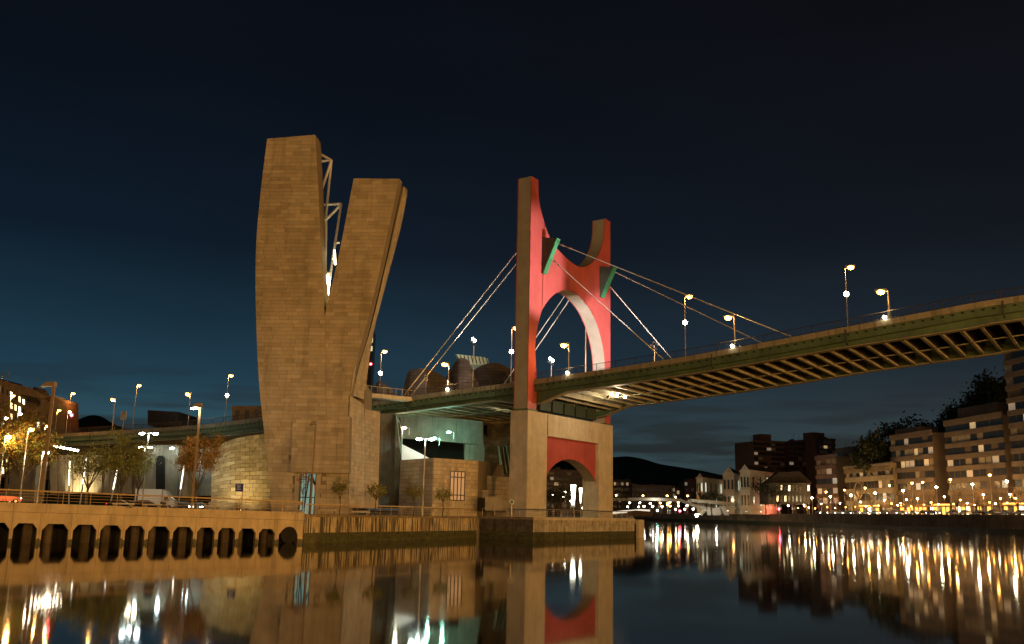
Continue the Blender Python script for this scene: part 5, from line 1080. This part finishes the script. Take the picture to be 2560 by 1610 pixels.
# ornate station front
t, a, b, n, H, fh = apartment('ornate_building', 'long ornate stone front with a big round window and arcaded cornice', 2120, 2240, 28, 1172, 4, 13, .10, seed=16, wallm=mat('ornate_stone', (.38, .30, .18), .85, var=.2, scale=.2), bandm=mat('ornate_band', (.44, .35, .22), .8, var=.2, scale=.2))
c = a.lerp(b, .3)+V((0, 0, H*.52)); d = (b-a).normalized()
MB().tube([c+n*.5, c+n*1.0], 4.6, 20).build('round_window', glass, t); rw_ = t.children[-1]
MB().tube([c+(d*math.cos(k*.3142)+V((0, 0, math.sin(k*.3142))))*4.8+n*1.0 for k in range(21)], .5, 6).build('window_ring', mat('ornate_band', (.44, .35, .22)), rw_)
MB().hexa([p+V((0, 0, H*.99)) for p in (a+n*2, b+n*2, b-n*3, a-n*3)]+[p+V((0, 0, H*1.04)) for p in (a+n*2, b+n*2, b-n*3, a-n*3)]).build('cornice', mat('ornate_band', (.44, .35, .22)), t)
for k in range(26): p = a.lerp(b, (k+.5)/26)+n*1.3+V((0, 0, H*.93)); MB().box(p, (.8, 1.0, 2.6), d).build('corbel', mat('ornate_stone', (.38, .3, .18)), t)
# high-rise slabs on the hill
tb_ = mat('tower_block_brick', (.20, .105, .06), .85, var=.2, scale=.08)
apartment('high_rise', 'left dark brick high rise on the hill behind the white university', 1889, 1966, 0, 1103, 15, 7, .05, seed=21, Y=(820, 830), wallm=tb_, bandm=tb_, dep=30, z0=6, pent=(.3, .65, 7))
apartment('high_rise', 'middle dark brick high rise on the hill behind the white university', 1978, 2042, 0, 1103, 15, 6, .06, seed=22, Y=(840, 850), wallm=tb_, bandm=tb_, dep=30, z0=6)
apartment('high_rise', 'right dark brick high rise stepping up behind the narrow apartments', 2046, 2096, 0, 1097, 15, 5, .08, seed=23, Y=(835, 845), wallm=tb_, bandm=tb_, dep=30, z0=6, pent=(0, .6, 6))
# distant town across the bend
apartment('distant_terrace', 'long distant terrace with dormers behind the footbridge', 1581, 1688, 0, 1215, 5, 20, .08, seed=24, Y=(880, 880), z0=4, wallm=mat('terrace_wall', (.36, .25, .16), .85), bandm=mat('terrace_band', (.40, .28, .18), .85))
apartment('distant_house', 'dark distant apartment house just right of the concrete pier', 1528, 1578, 0, 1202, 6, 8, .12, seed=25, Y=(900, 900), z0=4, wallm=apt_d, bandm=apt_d)
apartment('distant_house', 'reddish distant house left of the white university', 1712, 1745, 0, 1202, 6, 4, .10, seed=26, Y=(870, 870), z0=4, wallm=brick_, bandm=brick_)
apartment('distant_house', 'dark distant houses seen through the pier arch', 1352, 1500, 0, 1175, 8, 14, .05, seed=27, Y=(620, 640), z0=4, wallm=apt_d, bandm=apt_d)
apartment('distant_house', 'low distant houses between the terrace and the reddish house', 1684, 1716, 0, 1222, 4, 4, .1, seed=28, Y=(890, 890), z0=4, wallm=apt_d, bandm=apt_d)
for k in range(16):
    pass
# ------------------------------------------------------------------ white university wings
univ = mat('university_stone', (.62, .57, .44), .8, var=.1, scale=.15, bump=.05); uroof = mat('slate_roof', (.05, .04, .035), .7, var=.2)
uwin = em('university_window', (.75, .85, .72), .8)
def wing(label, apex, fl_, fr_, sr, eave, base, Y, seed):
    """front gable between pixel columns fl_..fr_, side wall on to sr"""
    rnd = random.Random(seed); A = P(fl_, eave, Y); Bp = P(fr_, eave, Y-6); Cc = P(sr, eave+ (0), Y+34); zb_ = 6.0
    t = thing('university_wing', label, 'building', (A.x, A.y, zb_)); za = A.z; Bp.z = za; Cc.z = za; Dd = A+(Cc-Bp)
    g = lambda p: V((p.x, p.y, zb_))
    MB().hexa([g(A), g(Bp), g(Cc), g(Dd), A, Bp, Cc, Dd]).build('wall', univ, t)
    ap = P(apex[0], apex[1], Y-3); ap2 = ap+(Cc-Bp)
    rf = MB().add([A, Bp, ap, Dd, Cc, ap2], [(0, 2, 5, 3), (1, 4, 5, 2), (3, 5, 4)]).build('roof', uroof, t)
    MB().prism([A+V((0, -.2, 0)), Bp+V((0, -.2, 0)), ap+V((0, -.2, 0))], (0, -.5, 0)).build('pediment', univ, t)
    MB().prism([A.lerp(ap, .25).lerp(Bp, .25)+V((0, -.9, .4)), Bp.lerp(ap, .25).lerp(A, .25)+V((0, -.9, .4)), ap.lerp((A+Bp)/2, .3)+V((0, -.9, 0))], (0, .2, 0)).build('tympanum', mat('tympanum_stone', (.45, .40, .30), .8), t)
    for k, zf in enumerate((.98, .55, .12)):
        z = lerp(zb_, za, zf); n = V((.3, -1, 0)).normalized()
        MB().prism([V((A.x-.6, A.y-.6, z)), V((Bp.x+.5, Bp.y-.9, z)), V((Cc.x+.7, Cc.y-.3, z)), V((Cc.x, Cc.y+.3, z)), V((Bp.x, Bp.y+.3, z)), V((A.x, A.y+.3, z))], (0, 0, 1.1)).build('cornice', univ, t)
    for row in (.20, .62):
        for (p0, p1, nn) in ((A, Bp, 3), (Bp, Cc, 4)):
            for k in range(nn):
                u = (k+.5)/nn; d = (p1-p0); d.z = 0; w = min(1.1, d.length/nn*.24); dn = d.normalized(); nrm = dn.cross(V((0, 0, 1))); 
                if nrm.y > 0 and p0 is A: nrm = -nrm
                if p0 is Bp and nrm.x < 0: nrm = -nrm
                c_ = p0.lerp(p1, u); z0_ = lerp(zb_, za, row); z1_ = lerp(zb_, za, row+.22); pts = [(-w, z0_), (w, z0_), (w, z1_)]+[(w*math.cos(q*.628), z1_+w*math.sin(q*.628)) for q in range(1, 5)]+[(-w, z1_)]
                lit = (p0 is Bp and rnd.random() < .55 and row > .5) or rnd.random() < .12
                MB().prism([V((c_.x+dn.x*x_, c_.y+dn.y*x_, z_))+nrm*.05 for x_, z_ in pts], nrm*.15).build('window', uwin if lit else glass, t)
    return t
wing('left pale university wing with a gabled front by the far river', (1749, 1182), 1741, 1757, 1808, 1196, 1247, 660, 1)
wing('middle pale university wing with a taller gabled front', (1820, 1167), 1807, 1835, 1852, 1186, 1250, 640, 2)
wing('right pale university wing with bright arched windows and the longest side', (1861, 1161), 1850, 1873, 1942, 1177, 1250, 620, 3)
house('dark_hall', 'long dark roofed hall right of the white university', [(1805, 1135), (1905, 1135), (1905, 1185), (1805, 1185)], 600, 20, mat('hall_wall', (.12, .10, .07), .85), 2, 11, .18, [(1800, 1136), (1830, 1110), (1880, 1108), (1910, 1136)], 8)
for k in range(4):
    p = P((1775, 1800, 1845, 1880)[k], 1252, 590); uplight(f'{ORD[k]} floodlight from the left before the white university', (p.x, p.y-20, 7.2), P((1775, 1828, 1865, 1910)[k], 1210, 640), (1, .9, .62), 4200, 80, tiny, 'floodlights of the university')
# ------------------------------------------------------------------ white footbridge
fbm = mat('footbridge_white', (.62, .62, .58), .5, var=.1, scale=.2, bump=.03)
fb_ = thing('white_footbridge', 'low white footbridge with a splayed pier below the university', 'footbridge', P(1700, 1275, 560))
def beam(name, pts, w=4, th=1.6):
    m_ = MB(); secs = []
    for x, y, Y in pts: p = P(x, y, Y); secs.append([p, p+V((0, w, 0)), p+V((0, w, -th)), p+V((0, 0, -th))])
    return m_.sweep(secs).build(name, fbm, fb_)
beam('deck', [(1500, 1245, 560), (1600, 1244, 560), (1650, 1244.5, 560), (1705, 1247, 560)], 5, 1.7)
beam('stair_flight', [(1702, 1247, 558), (1730, 1258, 556), (1765, 1268, 555)], 3, 1.6)
beam('ramp', [(1726, 1247, 564), (1780, 1251, 566), (1838, 1257, 568)], 4, 1.8)
for pts in ([(1762, 1268), (1776, 1268), (1778, 1288), (1770, 1288)], [(1750, 1286), (1764, 1268), (1770, 1270), (1756, 1288)], [(1800, 1266), (1812, 1266), (1824, 1288), (1812, 1288)], [(1780, 1270), (1800, 1268), (1802, 1288), (1782, 1288)]): MB().prism([P(x, y, 558) for x, y in pts], (0, 3, 0)).build('splayed_pier', fbm, fb_)
p = P(1790, 1280, 548); point('pier_light', p, (1, .92, .75), 1500, .4, fb_); p = P(1640, 1256, 556); point('deck_light', p, (1, .9, .7), 1500, .5, fb_)
# ------------------------------------------------------------------ shop fronts along the far street
shopo = em('shop_orange', (1, .50, .10), 1.5); shopw = em('shop_white', (1, .82, .5), 4.5); shopm = mat('shop_wall', (.30, .19, .09), .8, var=.25, scale=.3)
for i, (x0_, x1_) in enumerate([(2150, 2200), (2205, 2262), (2268, 2318), (2326, 2376), (2380, 2440), (2444, 2506), (2510, 2575)]):
    a = rb_pick(x0_, 24); b = rb_pick(x1_, 24); z0_ = rbz(a.y); n = (b-a).cross(V((0, 0, 1))).normalized(); n = -n if n.x > 0 else n
    t = thing('shop_front', f'{ORD[i]} lit single storey shop front from the left on the far street', 'shop', (a.x, a.y, z0_), 'shop fronts on the far street'); a.z = b.z = z0_; hh = 6.0
    MB().hexa([a, b, b-n*4, a-n*4]+[p+V((0, 0, hh)) for p in (a, b, b-n*4, a-n*4)]).build('wall', shopm, t)
    nn = 5
    for k in range(nn):
        u0, u1 = (k+.15)/nn, (k+.85)/nn; q = [a.lerp(b, u0)+V((0, 0, .6)), a.lerp(b, u1)+V((0, 0, .6)), a.lerp(b, u1)+V((0, 0, 4.2)), a.lerp(b, u0)+V((0, 0, 4.2))]; r = rnd.random()
        MB().hexa([p+n*.03 for p in q]+[p+n*.12 for p in q]).build('shop_window', shopo if r < .4 else (shopw if r < .62 else glass), t)
    MB().hexa([p+V((0, 0, 4.5)) for p in (a+n*2.2, b+n*2.2, b, a)]+[p+V((0, 0, 4.8)) for p in (a+n*2.2, b+n*2.2, b, a)]).build('awning', mat('awning', (.35, .2, .06), .8), t)
    MB().hexa([p+V((0, 0, 5.0)) for p in (a+n*.2, b+n*.2, b+n*.05, a+n*.05)]+[p+V((0, 0, 5.7)) for p in (a+n*.2, b+n*.2, b+n*.05, a+n*.05)]).build('sign_band', shopo if i % 3 == 0 else shopm, t)
# ------------------------------------------------------------------ street trees
for i, x in enumerate([1985, 2018, 2052, 2090, 2135, 2180, 2230, 2285, 2330, 2395, 2450, 2500, 2545]):
    b = rb_pick(x, 14); tree('bare_street_tree', f'{ORD[i]} bare winter tree from the left along the far street', (b.x, b.y, rbz(b.y)), 13.5, 5.2, leafb, 90, 'bare trees along the far street', .3, .3, .3, seed=40+i)
for i, (x, y, Y, r, txt) in enumerate([(1765, 1228, 600, 6, 'low before the left university wing'), (1795, 1230, 600, 6, 'low between the left and middle university wings'), (1915, 1203, 560, 11, 'large and round before the longest university wing'), (1945, 1192, 565, 12, 'large and dark at the right end of the university'), (1393, 1222, 235, 4.2, 'round and clipped, seen through the pier arch'), (1555, 1210, 400, 6, 'thin, just right of the pier at the river bend')]):
    p = P(x, 1285, Y); z0_ = 3.4 if Y < 450 else 6.2; h = P(x, y, Y).z-z0_; tree('dark_tree', f'dark leafy tree {txt}', (p.x, Y, z0_), h, r, leafd, 1600 if i != 5 else 150, 'dark trees on the far bank', .28, .3, .35 if Y > 300 else .22, seed=60+i)
for i, (x, y, Y, r, txt) in enumerate([(2215, 1100, 560, 15, 'above the ornate building'), (2190, 1118, 570, 14, 'left of the top of the banded block'), (2285, 1062, 560, 15, 'directly above the penthouse of the banded block'), (2325, 1075, 560, 12, 'right of the banded block penthouse'), (2375, 1048, 560, 13, 'left of the tall banded block'), (2430, 1010, 570, 18, 'rising over the roof of the tall banded block'), (2470, 985, 575, 19, 'above the tall banded block near the right edge'), (2510, 950, 580, 21, 'highest on the hill beside the right edge tower')]):
    p = P(x, y, Y); tree('hillside_tree', f'dark hillside tree {txt}', (p.x, Y, p.z-32), 32, r, leafd, 4200, 'trees on the wooded hill', .2, .5, 1.3, seed=80+i)
# lit landing and glass box seen through the pier arch
lp_ = thing('lit_kiosk', 'two glaring white floodlit panels seen through the pier arch', 'lamp', P(1440, 1285, 240))
for x0_, y0_, x1_, y1_ in ((1427, 1212, 1440, 1262), (1448, 1220, 1456, 1258)):
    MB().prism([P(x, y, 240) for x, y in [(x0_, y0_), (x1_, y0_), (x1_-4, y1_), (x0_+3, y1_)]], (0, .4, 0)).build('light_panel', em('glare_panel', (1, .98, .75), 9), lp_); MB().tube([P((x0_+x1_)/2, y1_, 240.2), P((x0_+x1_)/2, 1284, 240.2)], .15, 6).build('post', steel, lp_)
for i, (x, y) in enumerate([(1383, 1238), (1408, 1243), (1413, 1230), (1427, 1253), (1457, 1270), (1461, 1262)]): far_lamp(f'{ORD[i]} small lamp from the left seen through the pier arch' if i < 6 else '', x, y, 0, tiny, .3, 'small lamps seen through the pier arch', 3.4, Y=262+i*6, post=.06)
rampm = thing('lit_river_ramp', 'bright white edged river ramp right of the pier at the bend', 'ramp', P(1560, 1282, 330))
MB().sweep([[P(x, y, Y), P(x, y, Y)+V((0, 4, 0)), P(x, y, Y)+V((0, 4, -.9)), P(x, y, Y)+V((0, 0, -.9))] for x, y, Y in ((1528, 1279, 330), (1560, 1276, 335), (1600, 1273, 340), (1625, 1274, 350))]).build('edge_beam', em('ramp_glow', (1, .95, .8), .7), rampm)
MB().prism([P(x, y, 336) for x, y in [(1528, 1281), (1590, 1276), (1630, 1279), (1632, 1290), (1528, 1290)]], (0, 6, 0)).build('ramp_body', mat('ramp_dark', (.10, .07, .05), .8), rampm)
